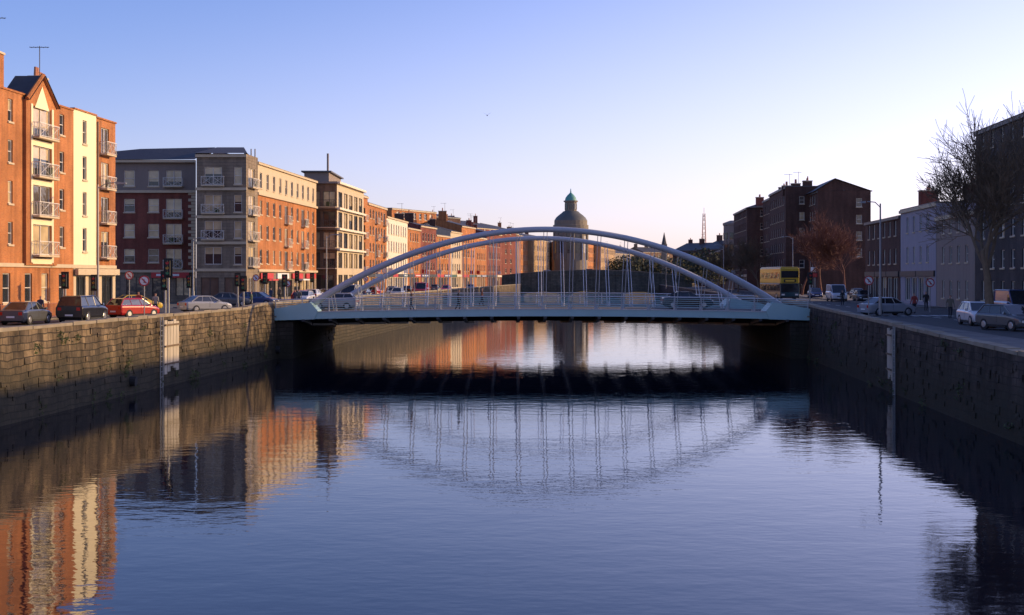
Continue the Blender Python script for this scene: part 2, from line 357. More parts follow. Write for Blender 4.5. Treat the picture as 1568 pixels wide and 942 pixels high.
def quaywall(name,pl,side,topf,mat):
    o=Obj(name)
    for k in range(len(pl)-1):
        a=Vector(pl[k]); c=Vector(pl[k+1]); 
        if k==0: a=Vector((pl[0][0]+SL*560,-40))
        d=c-a; L=d.length; u=d/L; n=Vector((u[1],-u[0]))*side
        step=3.0 if k==0 else 8.0; cnt=int(L/step)+1
        for i in range(cnt):
            s0=L*i/cnt; s1=L*(i+1)/cnt
            y0=a[1]+u[1]*s0; y1=a[1]+u[1]*s1; t0=topf(y0); t1=topf(y1)
            A=lambda s,k_,z:(a[0]+u[0]*s+n[0]*k_,a[1]+u[1]*s+n[1]*k_,z)
            bt=0.25
            o.poly('wall_face',mat,[A(s0,bt,-1.5),A(s1,bt,-1.5),A(s1,0,t1),A(s0,0,t0)])
            o.poly('wall_back',mat,[A(s0,-.5,RZ-.5),A(s1,-.5,RZ-.5),A(s1,-.5,t1),A(s0,-.5,t0)])
            q=max(1,int((s1-s0)/1.4))
            for j in range(q):
                r0=s0+(s1-s0)*j/q+0.012; r1=s0+(s1-s0)*(j+1)/q-0.012
                tt0=topf(a[1]+u[1]*r0); tt1=topf(a[1]+u[1]*r1); jz=random.uniform(-.03,.03); jn=random.uniform(-.03,.02)
                b4=[A(r0,.05+jn,tt0-.0),A(r1,.05+jn,tt1-.0),A(r1,-.55,tt1-.0),A(r0,-.55,tt0-.0)]
                t4=[(p[0],p[1],p[2]+.17+jz) for p in b4]
                o.hexa('coping_stones',COPE,b4,t4)
            if k==0 and 30<y0<125:
                for j in range(9):
                    r_=random.uniform(s0,s1-.7); w_=random.uniform(.35,.8); hz_=random.uniform(.2,.34); zz=random.uniform(.3,min(t0,t1)-.5); off=.25*(1-(zz+1.5)/(t0+1.5))
                    o.hexa('face_stones',mat,[A(r_,off-.1,zz),A(r_+w_,off-.1,zz),A(r_+w_,off+random.uniform(.02,.06),zz),A(r_,off+random.uniform(.02,.06),zz)],[A(r_,off-.1,zz+hz_),A(r_+w_,off-.1,zz+hz_),A(r_+w_,off+random.uniform(.01,.05),zz+hz_),A(r_,off+random.uniform(.01,.05),zz+hz_)])
    o.done(); return o
def ltop(y): 
    if y<95: return 3.98+0.001*y
    if y<101: return 4.08+(y-95)/6*0.25
    return 4.3
def rtop(y):
    if y<103: return 3.36+max(0,(y-50))/53*0.72
    return 4.1
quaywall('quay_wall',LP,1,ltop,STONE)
quaywall('quay_wall',RP,-1,rtop,STONE_SHADED)
R=random.Random(5); V=[];Fc=[]
for i in range(70):
    y_=R.uniform(45,122); sd_=R.choice([1,1,-1]); zz=R.choice([R.uniform(1.2,3.6),R.uniform(.1,.6)]); xw=(wl(y_)+.28 if sd_>0 else wr(y_)-.28)-sd_*.25*(zz/4)
    for j in range(R.randint(10,40)):
        c=Vector((xw+sd_*R.uniform(-.05,.12),y_+R.gauss(0,.25),zz+R.gauss(0,.14))); s_=R.uniform(.04,.1)
        a=Vector((R.uniform(-1,1),R.uniform(-1,1),R.uniform(-1,1))).normalized(); b_=a.orthogonal().normalized(); k=len(V)
        V+=[tuple(c+a*s_),tuple(c+b_*s_),tuple(c-a*s_)]; Fc.append((k,k+1,k+2))
single('wall_weeds',V,Fc,MOSS)
# roads and pavements
def strip(o,key,mat,ua,ub,y0,y1,z,base=0.0):
    o.poly(key,mat,[(ua+SL*y0,y0,z),(ub+SL*y0,y0,z),(ub+SL*y1,y1,z),(ua+SL*y1,y1,z)])
def slab(o,key,mat,ua,ub,y0,y1,z0,z1):
    o.hexa(key,mat,[(ua+SL*y0,y0,z0),(ub+SL*y0,y0,z0),(ub+SL*y1,y1,z0),(ua+SL*y1,y1,z0)],[(ua+SL*y0,y0,z1),(ub+SL*y0,y0,z1),(ub+SL*y1,y1,z1),(ua+SL*y1,y1,z1)])
o=Obj('road')
strip(o,'asphalt_left',ASPH,-39.5,-29.2,-100,425,RZ+.004); strip(o,'asphalt_right',ASPH,19.4,29.5,-100,425,RZ+.004)
o.poly('asphalt_cross_left',ASPH,[(-100,113.5,RZ+.008),(-18.8,106,RZ+.008),(-17.8,124,RZ+.008),(-100,146,RZ+.008)])
o.poly('asphalt_cross_right',ASPH,[(24.2,105,RZ+.008),(60,105,RZ+.008),(60,124,RZ+.008),(25.4,124,RZ+.008)])
for y in range(-60,400,6):
    if 100<y<128: continue
    for u0 in (-34.4,24.5): strip(o,'lane_markings',WHITEP,u0,u0+.12,y,y+2.5,RZ+.012)
for u0 in (19.75,29.1,-39.2,-29.6): strip(o,'edge_lines',plain('yellow_line',(0.6,0.42,0.05),.6,.1),u0,u0+.1,-60,98,RZ+.012)
for i in range(8): o.box('crossing_marks',WHITEP,27.5+i*0.9,28.0+i*0.9,101,103.4,RZ+.012,RZ+.014)
o.done()
o=Obj('pavement')
for (a,c) in ((-42.25,-39.5),(-29.2,-26.78)):
    for (y0,y1) in ((-100,104),(127,425)): slab(o,'paving',PAVE,a,c,y0,y1,RZ-.1,RZ+.12)
for (a,c) in ((16.5,19.4),(29.5,33)):
    for (y0,y1) in ((-100,104),(127,425)): slab(o,'paving',PAVE,a,c,y0,y1,RZ-.1,RZ+.12)
o.done()
# ---------------- near left building A
A=Obj('apartment_block')
n=Vector((1,-SL)).normalized()
fl=[8.0,10.9,13.8,16.7]; ZT=19.6
def seg(y0,y1,mat,key,ops,z1=ZT,u=LU,z0=7.3): facade(A,key,mat,lp(y0,u),lp(y1,u),n,z0,z1,ops)
def col(c,w,h=1.6,s=0.75,st='w'): return [(c-w/2,c+w/2,f+s,f+s+h,st) for f in fl]
def colb(c,w): return [(c-w/2,c+w/2,f+.08,f+2.25,'b') for f in fl]
seg(72,94.5,BR_OR,'walls',sum([col(c,.75) for c in (2,5.2,7.6,14,17.0,20.6)],[])+colb(10.8,1.7))
seg(94.5,99.8,BR_OR,'walls',[])
seg(99.8,103.5,BR_OR,'walls',col(1.5,.85))
seg(103.5,108.1,CREAM,'cream_walls',col(2.2,.8,1.9,.5),z1=ZT+.15)
seg(108.1,112.3,BR_OR,'walls',colb(1.9,1.7),z1=ZT)
facade(A,'walls',BR_OR,lp(94.5,LU+.25),lp(99.8,LU+.25),n,7.3,19.3,[(1.1,4.2,f+.08,f+2.3,'b') for f in fl[:3]]+[(1.1,4.2,16.78,19.0,'b')],curt=.9)
for y in (94.5,99.8):
    A.poly('walls',BR_OR,[(*lp(y,LU),7.3),(*lp(y,LU+.25),7.3),(*lp(y,LU+.25),19.3),(*lp(y,LU),19.3)])
p=lp(94.5,LU+.25);q=lp(99.8,LU+.25);mm=lp(97.15,LU+.25)
A.poly('gable',BR_OR,[(*p,19.3),(*q,19.3),(*mm,21.3)])
A.poly('gable_window',CREAM,[(p[0]+.02+(q[0]-p[0])*.27,95.9,18.9),(p[0]+.02+(q[0]-p[0])*.73,98.4,18.9),(mm[0]+.03,97.15,20.6)])
for s in (p,q):
    A.poly('roof',SLATE,[(s[0]+.3,s[1],19.25),(s[0]-2,s[1],19.25),(mm[0]-2,mm[1],21.4),(mm[0]+.3,mm[1],21.4)])
for s,e_ in((p,mm),(q,mm)):
    A.tube('gable_coping',BR_OR,[(s[0]+.08,s[1],19.35),(e_[0]+.08,e_[1],21.45)],.16,6)
for f in fl: A.obox('bay_panels',CREAM,lp(94.5,LU+.25),Vector((SL,1)).normalized(),n,1.0,4.3,.004,.05,f-.6,f-.17)
for a_ in (.72,4.3): A.obox('bay_pilasters',CREAM,lp(94.5,LU+.25),Vector((SL,1)).normalized(),n,a_,a_+.3,.006,.06,7.5,19.1)
facade(A,'ground_walls',BR_OR,lp(72),lp(103.5),n,RZ,7.3,[(c-.6,c+.6,4.6,6.7,'w') for c in (2,5,8,11,14,17,20,23.5,26.3,29.4)])
facade(A,'shop_walls',CREAMD,lp(103.5),lp(112.3),n,RZ,7.3,[(.5,2.4,3.9,6.5,'s'),(3.0,5.2,3.9,6.5,'s'),(5.8,8.2,3.9,6.5,'s')],frame=FRD)
A.obox('string_course',CREAMD,lp(72),Vector((SL,1)).normalized(),n,0,40.4,.006,.12,7.15,7.42)
A.obox('string_course',CREAMD,lp(103.5),Vector((SL,1)).normalized(),n,.0,8.8,.13,.4,6.6,7.1)
for y in (112.3,72):
    P0=lp(y); facade(A,'side_walls',BR_OR,(P0[0]-14,P0[1]),P0,Vector((0,1 if y>100 else -1)),RZ,ZT,[])
A.poly('flat_roof',LEAD,[(*lp(72),ZT-.2),(*lp(112.3),ZT-.2),(lp(112.3)[0]-14,112.3,ZT-.2),(lp(72)[0]-14,72,ZT-.2)])
A.obox('parapet_coping',BR_OR,lp(72),Vector((SL,1)).normalized(),n,0,31.5,-.3,.08,ZT+.003,ZT+.14)
A.obox('parapet_coping',BR_OR,lp(103.5),Vector((SL,1)).normalized(),n,0,4.6,-.3,.1,ZT+.153,ZT+.28)
A.obox('parapet_coping',BR_OR,lp(108.1),Vector((SL,1)).normalized(),n,0,4.3,-.3,.1,ZT+.003,ZT+.14)
A.poly('roof',SLATE,[(lp(72)[0]-1,72,ZT),(lp(101)[0]-1,101,ZT),(lp(101)[0]-5,99,ZT+.6),(lp(72)[0]-5,72,ZT+.6)])
A.poly('roof',SLATE,[(lp(101)[0]-1,101,ZT),(lp(101)[0]-9,101,ZT),(lp(101)[0]-5,99,ZT+.6)])
chimney(A,lp(101)[0]-1.6,100.7,ZT+.4,w=1.5,d=.9,h=1.7,mat=BR_OR); chimney(A,lp(92.2)[0]-1.0,92.2,ZT+.6,w=1.3,d=.9,h=2.0,mat=BR_OR)
A.tube('drainpipe',FRD,[(lp(99.95)[0]+.1,99.95,7.4),(lp(99.95)[0]+.1,99.95,19.3)],.06,6)
A.tube('drainpipe',FRD,[(lp(108.2)[0]+.1,108.2,7.4),(lp(108.2)[0]+.1,108.2,19.3)],.06,6)
A.done()
# ---------------- building B (corner apartment)
Bd=Obj('corner_apartment_building')
n0=Vector((0,-1)); flB=[7.4,10.4,13.4]
def camw(key,mat,x0,x1,y,z0,z1,ops,**k): facade(Bd,key,mat,(x0,y),(x1,y),n0,z0,z1,ops,**k)
x0=-62; xa=PX(300,156)
cols=[]
W=xa-x0
for px,w,st in ((198,1.3,'w'),(235,1.3,'w'),(266,1.9,'b')):
    c=PX(px,156)-x0
    for f in flB: cols.append((c-w/2,c+w/2,f+(.1 if st=='b' else .8),f+2.4,st))
for c in (3,7,11): 
    for f in flB: cols.append((c-.6,c+.6,f+.8,f+2.3,'w'))
camw('red_brick_walls',BR_RED,x0,xa,156,7.2,16.6,cols,curt=.95)
top=[]
for px,w in ((198,1.3),(235,1.3),(266,1.9)):
    c=PX(px,156)-x0; top.append((c-w/2,c+w/2,17.3,19.2,'b' if px==266 else 'w'))
camw('grey_walls',GREYR,x0,xa,156,16.6,20.4,top,curt=.8)
camw('ground_walls',ASH,x0,xa,155.9,RZ,7.2,[(W-11,W-9,4.2,6.5,'s'),(W-8.3,W-6,4.2,6.5,'s'),(W-5.2,W-3,3.6,6.5,'s'),(W-2.4,W-.6,4.2,6.5,'s')],frame=FRD)
Bd.box('string_course',CREAMD,x0,xa,155.6,155.9,7.0,7.3); Bd.box('string_course',CREAMD,x0,xa,155.7,156-.004,16.5,16.8); Bd.box('eaves',CREAMD,x0,xa,155.4,155.996,20.1,20.4)
Bd.box('shop_fascia',REDP,PX(232,155.7),PX(290,155.7),155.5,155.7,6.35,7.0)
Bd.box('shop_lettering',WHITEP,PX(240,155.7),PX(275,155.7),155.48,155.498,6.57,6.82)
for i in range(24): Bd.box('quoins',CREAMD,xa-(.9 if i%2 else .55),xa-.01,155.92,155.996,7.5+i*.38,7.5+i*.38+.33)
xb=PX(377,150); xa2=PX(301,150)
ops=[]
for f in (7.4,10.4,13.4,16.6):
    ops.append((.9,2.9,f+.5,f+2.5,'m')); ops.append((4.3,5.2,f+.5,f+2.5,'w'))
camw('tower_walls',ASH,xa2,xb,150,7.2,20.6,ops,curt=.95)
camw('tower_ground',ASH,xa2,xb,149.9,RZ,7.2,[(.5,2.6,3.7,6.4,'s'),(3.2,5.2,3.7,6.4,'s')],frame=FRD)
for f in (7.2,10.3,13.3,16.5,20.3): Bd.box('tower_bands',CREAMD,xa2-.1,xb+.1,149.75,149.996 if f>7.3 else 149.89,f-.1,f+.22)
for f in (10.4,13.4,16.6): balcony(Bd,(xa2,150),Vector((1,0)),n0,.6,3.2,f+.4,dep=.5)
Bd.poly('tower_walls',ASH,[(xa2,150,RZ),(xa2,156,RZ),(xa2,156,20.6),(xa2,150,20.6)])
uB=Vector((SL,1)).normalized(); nB=n
facade(Bd,'tower_side',ASH,(xb,150),(xb+SL*5,155),nB,RZ,20.6,[(1,3.6,f+.3,f+2.5,'b') for f in (7.4,10.4,13.4,16.6)]+[(1,3.6,3.8,6.4,'s')],curt=.6)
Bd.box('recess_wall_shadowed',BR_DK,xb-1.2,lp(157.5)[0]-.8,155,157.5,RZ,20.2)  # shadow of the recess put into the colour with a dark brick tone
y0,y1=157.6,189.8
p0=lp(y0);p1=lp(y1); Wf=(Vector(p1)-Vector(p0)).length
ops=[]
for i in range(10):
    c=1.9+i*3.15
    for f in flB:
        if i in (4,7): ops.append((c-.85,c+.85,f+.1,f+2.4,'b'))
        else: ops.append((c-.55,c+.55,f+.7,f+2.4,'w'))
facade(Bd,'brick_walls',BR_OR,p0,p1,nB,7.2,16.5,ops,curt=.45)
facade(Bd,'top_walls',CREAMD,p0,p1,nB,16.5,20.3,[(1.9+i*3.15-.55,1.9+i*3.15+.55,17.3,19.2,'w') for i in range(10)])
facade(Bd,'ground_walls',ASH,p0,p1,nB,RZ,7.2,[(1.2+i*4.4,4.6+i*4.4,3.8,6.1,'s') for i in range(7)],frame=FRD)
for z in (7.1,16.4,20.1): Bd.obox('string_course',CREAMD,p0,uB,nB,0,Wf,.004,.25,z,z+.3)
for i in range(4): Bd.obox('shop_signs' if i!=1 else 'shop_signs_white',REDP if i!=1 else WHITEP,p0,uB,nB,1.2+i*8,7.2+i*8,.005,.22,6.25,6.95)
Bd.obox('shop_awnings',REDP,p0,uB,nB,2,6.5,.01,1.0,6.0,6.2); Bd.obox('shop_awnings_white',WHITEP,p0,uB,nB,20,24.5,.01,1.0,6.0,6.2)
facade(Bd,'brick_side_shadowed',BR_DK,(p0[0]-3,y0),p0,n0,RZ,20.3,[])  # end wall in the recess; its shadow is painted in by the dark brick
Bd.poly('far_wall',BR_BRN,[(*p1,RZ),(p1[0]-16,p1[1],RZ),(p1[0]-16,p1[1],20.3),(*p1,20.3)])
zt=20.45
Bd.poly('roof',SLATE,[(x0,155.3,zt),(xa,155.3,zt),(PX(330,160),160,zt+1.9),(PX(215,162),162,zt+1.9),(x0,162,zt+.4)])
Bd.poly('roof',SLATE,[(xa2-.2,149.6,zt+.2),(xb+.2,149.6,zt+.2),(xb-1.5,156,zt+1.5),(xa2+1.0,156,zt+1.5)])
Bd.poly('roof',SLATE,[(xa2-.2,149.6,zt+.2),(xa2-.2,156,zt+.2),(xa2+1,156,zt+1.5)])
Bd.poly('roof',SLATE,[(xb+.2,149.6,zt+.2),(lp(157)[0],157,zt),(xb-3,162,zt+1.6),(xb-1.5,156,zt+1.5)])
Bd.poly('roof',SLATE,[(p0[0]+.3,y0,zt-.1),(p1[0]+.3,y1,zt-.1),(p1[0]-6,y1,zt+.8),(p0[0]-6,y0,zt+1.6)])
Bd.poly('roof',SLATE,[(p0[0]-4,y0-2,zt-.1),(p0[0]+.3,y0,zt-.1),(p0[0]-6,y0,zt+1.6)])
for px in (372,382,388): Bd.tube('roof_vents',GREYR,[(PX(px,158),159,zt+.4),(PX(px,158),159,zt+1.6)],.07,6)
Bd.done()
# ---------------- building C
C=Obj('glass_corner_building')
yc=192.; xc0=PX(455,yc); xc1=PX(516,yc)
ops=[]
for f in (7.6,10.6,13.6,16.6): ops+= [(1.6,3.4,f+.2,f+2.5,'m'),(3.8,5.6,f+.2,f+2.5,'m')]
facade(C,'walls',BR_BRN,(xc0,yc),(xc1,yc),n0,RZ,20.4,ops+[(1.6,5.4,3.8,6.8,'s')],frame=FRD,curt=.5)
for f in (7.6,10.6,13.6,16.6): balcony(C,(xc0,yc),Vector((1,0)),n0,2.8,5.8,f+.2,dep=1.0,mat=FRD,key='dark_balconies')
pc0=(xc1,yc); pc1=(xc1+SL*21,yc+21)
ops=[]
for f in (7.6,10.6,13.6,16.6):
    for i in range(5): ops.append((1+i*4,3.8+i*4,f+.2,f+2.5,'m'))
facade(C,'river_walls',CREAMD,pc0,pc1,nB,RZ,20.4,ops+[(1+i*4,4+i*4,3.8,6.8,'s') for i in range(5)],frame=FRD,curt=.3)
for f in (10.4,13.4,16.4,20.2): 
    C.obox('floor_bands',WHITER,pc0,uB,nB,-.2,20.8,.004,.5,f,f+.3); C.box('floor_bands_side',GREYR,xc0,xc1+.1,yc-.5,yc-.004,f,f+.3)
C.poly('roof',LEAD,[(xc0,yc,20.4),(*pc0,20.4),(*pc1,20.4),(xc0,pc1[1],20.4)])
C.box('penthouse',GREYR,xc0+.8,xc1-1.4,yc+1.5,yc+15,20.5,22.0); C.box('penthouse_roof',LEAD,xc0+.4,xc1-1.0,yc+1.1,yc+15.4,22.003,22.2)
C.tube('mast',GREYR,[(PX(502,196),196,22.2),(PX(502,196),196,25.0)],.16,8)
C.poly('far_wall',BR_BRN,[(*pc1,RZ),(pc1[0]-14,pc1[1],RZ),(pc1[0]-14,pc1[1],20.4),(*pc1,20.4)])
C.done()
# ---------------- left terrace
def Lb(name,pa,ya,pb,yb,pyroof,mat,**k):
    z=PZ(pyroof,(ya+yb)/2) if pyroof>100 else pyroof
    b=building(name,(PX(pa,ya),ya),(PX(pb,yb),yb),1,k.pop('depth',13),z,mat,**k); b.done(); return b
y=[yl(p_) for p_ in (537,556,576,592,607,624)]
Lb('apartment_terrace',537,y[0],563,yl(563),20.6,BR_OR,nf=4,bay=2.9,ww=1.4,balc=(1,3),frame=FRD,curt=.2)
Lb('apartment_terrace',563,yl(563)+.1,592,y[3],19.6,BR_OR,nf=4,bay=2.9,ww=1.3,balc=(2,5),roof='flat',curt=.2)
Lb('rendered_house',592,y[3]+.1,624,yl(624),18.2,WHITER,nf=3,zg=7.3,fh=3.4,bay=3,ww=1.1,wh=2.0,roof='gable',rh=1.2,chims=2)
Lb('brick_terrace_house',624,yl(624)+.2,644,291,17.0,BR_OR,nf=3,zg=7,fh=3.2,wh=1.8,roof='gable',rh=1.6,chims=1)
Lb('brick_terrace_house',644,291.2,668,306,18.0,BR_RED,nf=3,fh=3.3,wh=1.8,roof='gable',rh=1.6,chims=2)
Lb('brick_terrace_house',668,306.2,690,320,16.4,BR_OR,nf=3,fh=3.0,wh=1.7,roof='flat',chims=2)
Lb('rendered_house',690,320.2,707,333,17.8,CREAMD,nf=3,fh=3.2,wh=1.8,roof='gable',rh=1.8,chims=2)
Lb('brick_terrace_house',707,333.2,728,348,19.6,BR_OR,nf=3,fh=3.6,wh=1.9,roof='gable',rh=1.8,chims=2)
Lb('brick_terrace_house',728,348.2,745,364,17.2,BR_OR,nf=3,fh=3.2,wh=1.8,roof='flat',rh=2,chims=2)
Lb('brick_terrace_house',745,364.2,768,386,19.0,BR_RED,nf=3,fh=3.6,wh=1.9,roof='gable',rh=1.6,chims=3)
Lb('office_block',600,330,668,352,PZ(322,340),BR_OR,nf=6,fh=3.4,bay=3,ww=1.4,depth=20,ground=None)
Lb('office_block',655,385,705,400,PZ(332,392),BR_DK,nf=6,fh=3.4,bay=4,depth=20,ground=None,roof='hip',rh=2)
Lb('brick_block',700,430,790,470,PZ(350,450),BR_RED,nf=6,fh=3.4,bay=4,depth=24,ground=None,roof='hip',rh=3,chims=3)
def Cb(name,pa,pb,yy,pyroof,mat,dep=16,skew=6,**k):
    b=building(name,(PX(pa,yy),yy),(PX(pb,yy+skew),yy+skew),1,dep,PZ(pyroof,yy),mat,nf=k.pop('nf',5),fh=4.2,zg=8.5,bay=4.2,ww=1.6,wh=2.2,roof=k.pop('roof','gable'),rh=3,ground='s',**k); b.done()
Cb('quayside_house',768,794,480,354,BR_BRN,skew=34); Cb('quayside_house',794,816,520,360,BR_OR,skew=40,chims=2); Cb('quayside_house',816,850,545,366,BR_YEL,skew=60,chims=2)
Cb('quayside_house',899,920,585,370,BR_OR,skew=55,chims=1); Cb('quayside_house',920,942,610,376,BR_YEL,skew=60,chims=1)
Cb('quayside_house',942,985,720,388,GREYR,skew=60,chims=2); Cb('quayside_house',985,1040,760,386,BR_BRN,skew=20,chims=3)
Cb('quayside_house',1030,1075,520,384,BR_DK,skew=-12,chims=2); Cb('quayside_house',1068,1112,450,382,BR_DK,skew=-14,chims=1,nf=3)
# ---------------- domed church
D=Obj('domed_church'); yy=545.; cx=PX(874,yy)
DST=plain('church_stone',(0.20,0.165,0.12),.85,.25,.3); DDK=plain('dome_lead',(0.10,0.10,0.085),.6,.25,.4)
z=lambda p_:PZ(p_,yy)
D.lathe('drum',DST,cx,yy,[(7.0,RZ),(7.0,z(352)),(7.4,z(351)),(7.4,z(345)),(6.9,z(344.5)),(6.9,z(338))],24)
for i in range(12):
    t=2*math.pi*i/12+.13
    D.tube('columns',DST,[(cx+7.05*math.cos(t),yy+7.05*math.sin(t),z(398)),(cx+7.05*math.cos(t),yy+7.05*math.sin(t),z(353))],.45,8)
    t+=math.pi/12
    q=Vector((math.cos(t),math.sin(t))); D.obox('drum_windows',G_DK,(cx,yy),Vector((-q[1],q[0])),q,-.8,.8,6.7,7.04,z(388),z(362))
D.lathe('dome',DDK,cx,yy,[(6.9,z(338)),(6.2,z(333.5)),(5.0,z(329.5)),(3.9,z(326.5)),(3.2,z(324)),(2.9,z(323.5))],24)
D.lathe('lantern',DST,cx,yy,[(2.5,z(324)),(2.5,z(310)),(3.0,z(309.5)),(3.0,z(307.5))],12)
for i in range(8):
    t=2*math.pi*i/8; q=Vector((math.cos(t),math.sin(t))); D.obox('lantern_openings',G_DK,(cx,yy),Vector((-q[1],q[0])),q,-.45,.45,2.2,2.56,z(321),z(312))
D.lathe('cupola',COPPER,cx,yy,[(2.5,z(307.5)),(2.2,z(303)),(1.4,z(299)),(.7,z(296.5)),(.3,z(295)),(.12,z(289))],16)
D.done(smooth=('dome','cupola'))
S=Obj('church_spire'); yy=640.; cx=PX(1017,yy)
S.box('tower',DST,cx-1.3,cx+1.3,yy-1.3,yy+1.3,RZ,PZ(374,yy)); S.lathe('spire',SLATE,cx,yy,[(1.3,PZ(374,yy)),(.1,PZ(356,yy))],8); S.done()
S=Obj('radio_mast'); yy=680.; cx=PX(1078,yy); zb=RZ; zt=PZ(327,yy); MR=plain('mast_paint',(0.42,0.2,0.16),.6,.2)
for a in(-1,1):
    for c in (-1,1): S.tube('legs',MR,[(cx+a*1.5,yy+c*1.5,zb),(cx+a*.5,yy+c*.5,zt)],.14,4)
for i in range(16):
    t0=i/16;t1=(i+1)/16; w0=1.5-t0;w1=1.5-t1; za=zb+(zt-zb)*t0;zc=zb+(zt-zb)*t1
    s_=1 if i%2 else -1
    S.tube('bracing',MR,[(cx-s_*w0,yy-w0,za),(cx+s_*w1,yy-w1,zc)],.08,4); S.tube('bracing',MR,[(cx+s_*w0,yy+w0,za),(cx-s_*w1,yy+w1,zc)],.08,4)
S.tube('antenna',MR,[(cx,yy,zt),(cx,yy,zt+3)],.1,4); S.done()
# ---------------- right bank buildings
def Rb(name,y0,y1,z1,mat,u=33.0,**k):
    b=building(name,(u+SL*y0,y0),(u+SL*y1,y1),-1,k.pop('depth',14),z1,mat,**k); return b
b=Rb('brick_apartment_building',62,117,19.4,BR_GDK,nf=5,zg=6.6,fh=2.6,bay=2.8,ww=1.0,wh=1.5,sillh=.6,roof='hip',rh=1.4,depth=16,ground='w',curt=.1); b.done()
b=Rb('rendered_house',117.3,131,12.4,GREYR,nf=2,zg=7.0,fh=2.9,bay=2.8,ww=.9,wh=1.6,roof='flat',chims=1,ground='w',curt=.1); b.done()
b=Rb('rendered_house',131.2,147,13.9,LAV,nf=2,zg=7.2,fh=3.3,bay=3.0,ww=.9,wh=1.7,roof='flat',chims=1,ground='s',fascia=STEELD,curt=.1); b.done()
b=Rb('brick_terrace_house',147.3,167,13.4,BR_DK,nf=2,zg=7.2,fh=3.2,bay=3.0,ww=1.0,wh=1.7,roof='gable',rh=1.6,chims=2,ground='s',fascia=STEELD,curt=.1); b.done()
def blk(name,y0,x0_,x1_,dep,z1,mat,**k):
    return building(name,(x0_,y0),(x0_+SL*dep,y0+dep),-1,x1_-x0_,z1,mat,**k)
yy=228.
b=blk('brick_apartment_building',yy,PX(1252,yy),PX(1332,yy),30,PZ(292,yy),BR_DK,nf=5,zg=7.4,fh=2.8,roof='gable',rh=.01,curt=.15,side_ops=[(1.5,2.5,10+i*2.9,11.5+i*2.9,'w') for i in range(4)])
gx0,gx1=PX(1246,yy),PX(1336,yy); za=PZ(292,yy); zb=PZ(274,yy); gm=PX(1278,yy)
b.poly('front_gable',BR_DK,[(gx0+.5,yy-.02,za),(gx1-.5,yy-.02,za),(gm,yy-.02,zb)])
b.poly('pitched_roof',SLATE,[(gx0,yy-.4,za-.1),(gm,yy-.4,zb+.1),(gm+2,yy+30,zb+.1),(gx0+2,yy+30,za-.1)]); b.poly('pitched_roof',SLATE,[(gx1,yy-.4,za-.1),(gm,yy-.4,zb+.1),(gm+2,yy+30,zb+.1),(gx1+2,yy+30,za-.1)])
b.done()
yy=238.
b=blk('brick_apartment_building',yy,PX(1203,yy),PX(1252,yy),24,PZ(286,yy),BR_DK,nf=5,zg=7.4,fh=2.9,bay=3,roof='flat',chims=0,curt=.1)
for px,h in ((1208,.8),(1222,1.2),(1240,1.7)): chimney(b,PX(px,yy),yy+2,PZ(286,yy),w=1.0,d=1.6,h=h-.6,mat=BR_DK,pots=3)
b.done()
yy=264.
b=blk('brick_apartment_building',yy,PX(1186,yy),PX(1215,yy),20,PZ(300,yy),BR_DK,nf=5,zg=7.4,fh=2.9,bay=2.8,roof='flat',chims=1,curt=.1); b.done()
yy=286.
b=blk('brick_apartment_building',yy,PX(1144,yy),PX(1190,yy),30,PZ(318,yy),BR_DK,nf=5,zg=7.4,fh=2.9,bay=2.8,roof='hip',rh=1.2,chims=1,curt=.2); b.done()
T=Obj('round_tower_building'); yy=330.; cx=PX(1127,yy); r=19/F*yy
T.lathe('wall',GREYR,cx,yy,[(r,RZ),(r,PZ(346,yy)),(r+.2,PZ(345,yy)),(r+.2,PZ(342,yy)),(r*.5,PZ(338,yy))],24)
for f in range(4):
    for i in range(12):
        t=2*math.pi*i/12; q=Vector((math.cos(t),math.sin(t))); T.obox('windows',G_DK,(cx,yy),Vector((-q[1],q[0])),q,-.5,.5,r-.3,r+.02,7+f*3,8.7+f*3)
T.done()
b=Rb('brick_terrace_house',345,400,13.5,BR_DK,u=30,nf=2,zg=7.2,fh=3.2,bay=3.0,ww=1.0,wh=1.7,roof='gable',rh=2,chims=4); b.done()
# ---------------- main arch bridge
K=Obj('arch_bridge')
xl,xr=-18.9,23.6; xm=(xl+xr)/2; hw=(xr-xl)/2; yn,yf=103.,126.
def dz(x): t=(x-xm)/hw; return 3.46+0.30*(1-t*t)
NS=40
for i in range(NS):
    a=xl+(xr-xl)*i/NS; c=xl+(xr-xl)*(i+1)/NS; za=dz(a); zc=dz(c)
    K.hexa('deck',ASPH,[(a,yn+.3,za-.35),(c,yn+.3,zc-.35),(c,yf-.3,zc-.35),(a,yf-.3,za-.35)],[(a,yn+.3,za),(c,yn+.3,zc),(c,yf-.3,zc),(a,yf-.3,za)])
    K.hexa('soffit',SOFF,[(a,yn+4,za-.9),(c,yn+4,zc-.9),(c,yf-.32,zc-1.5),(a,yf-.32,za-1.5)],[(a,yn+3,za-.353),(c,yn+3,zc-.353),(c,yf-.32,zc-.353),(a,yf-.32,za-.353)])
    for (e0,e1) in ((yn,yn+.296),(yf-.296,yf)):
        K.hexa('edge_beams',TEAL,[(a,e0,za-.42),(c,e0,zc-.42),(c,e1,zc-.42),(a,e1,za-.42)],[(a,e0,za+.1),(c,e0,zc+.1),(c,e1,zc+.1),(a,e1,za+.1)])
        K.hexa('edge_trim',ARCH,[(a,e0-.04,za+.103),(c,e0-.04,zc+.103),(c,e1+.04,zc+.103),(a,e1+.04,za+.103)],[(a,e0-.04,za+.16),(c,e0-.04,zc+.16),(c,e1+.04,zc+.16),(a,e1+.04,za+.16)])
xs=[2.63+2.12*k for k in range(-9,10)]
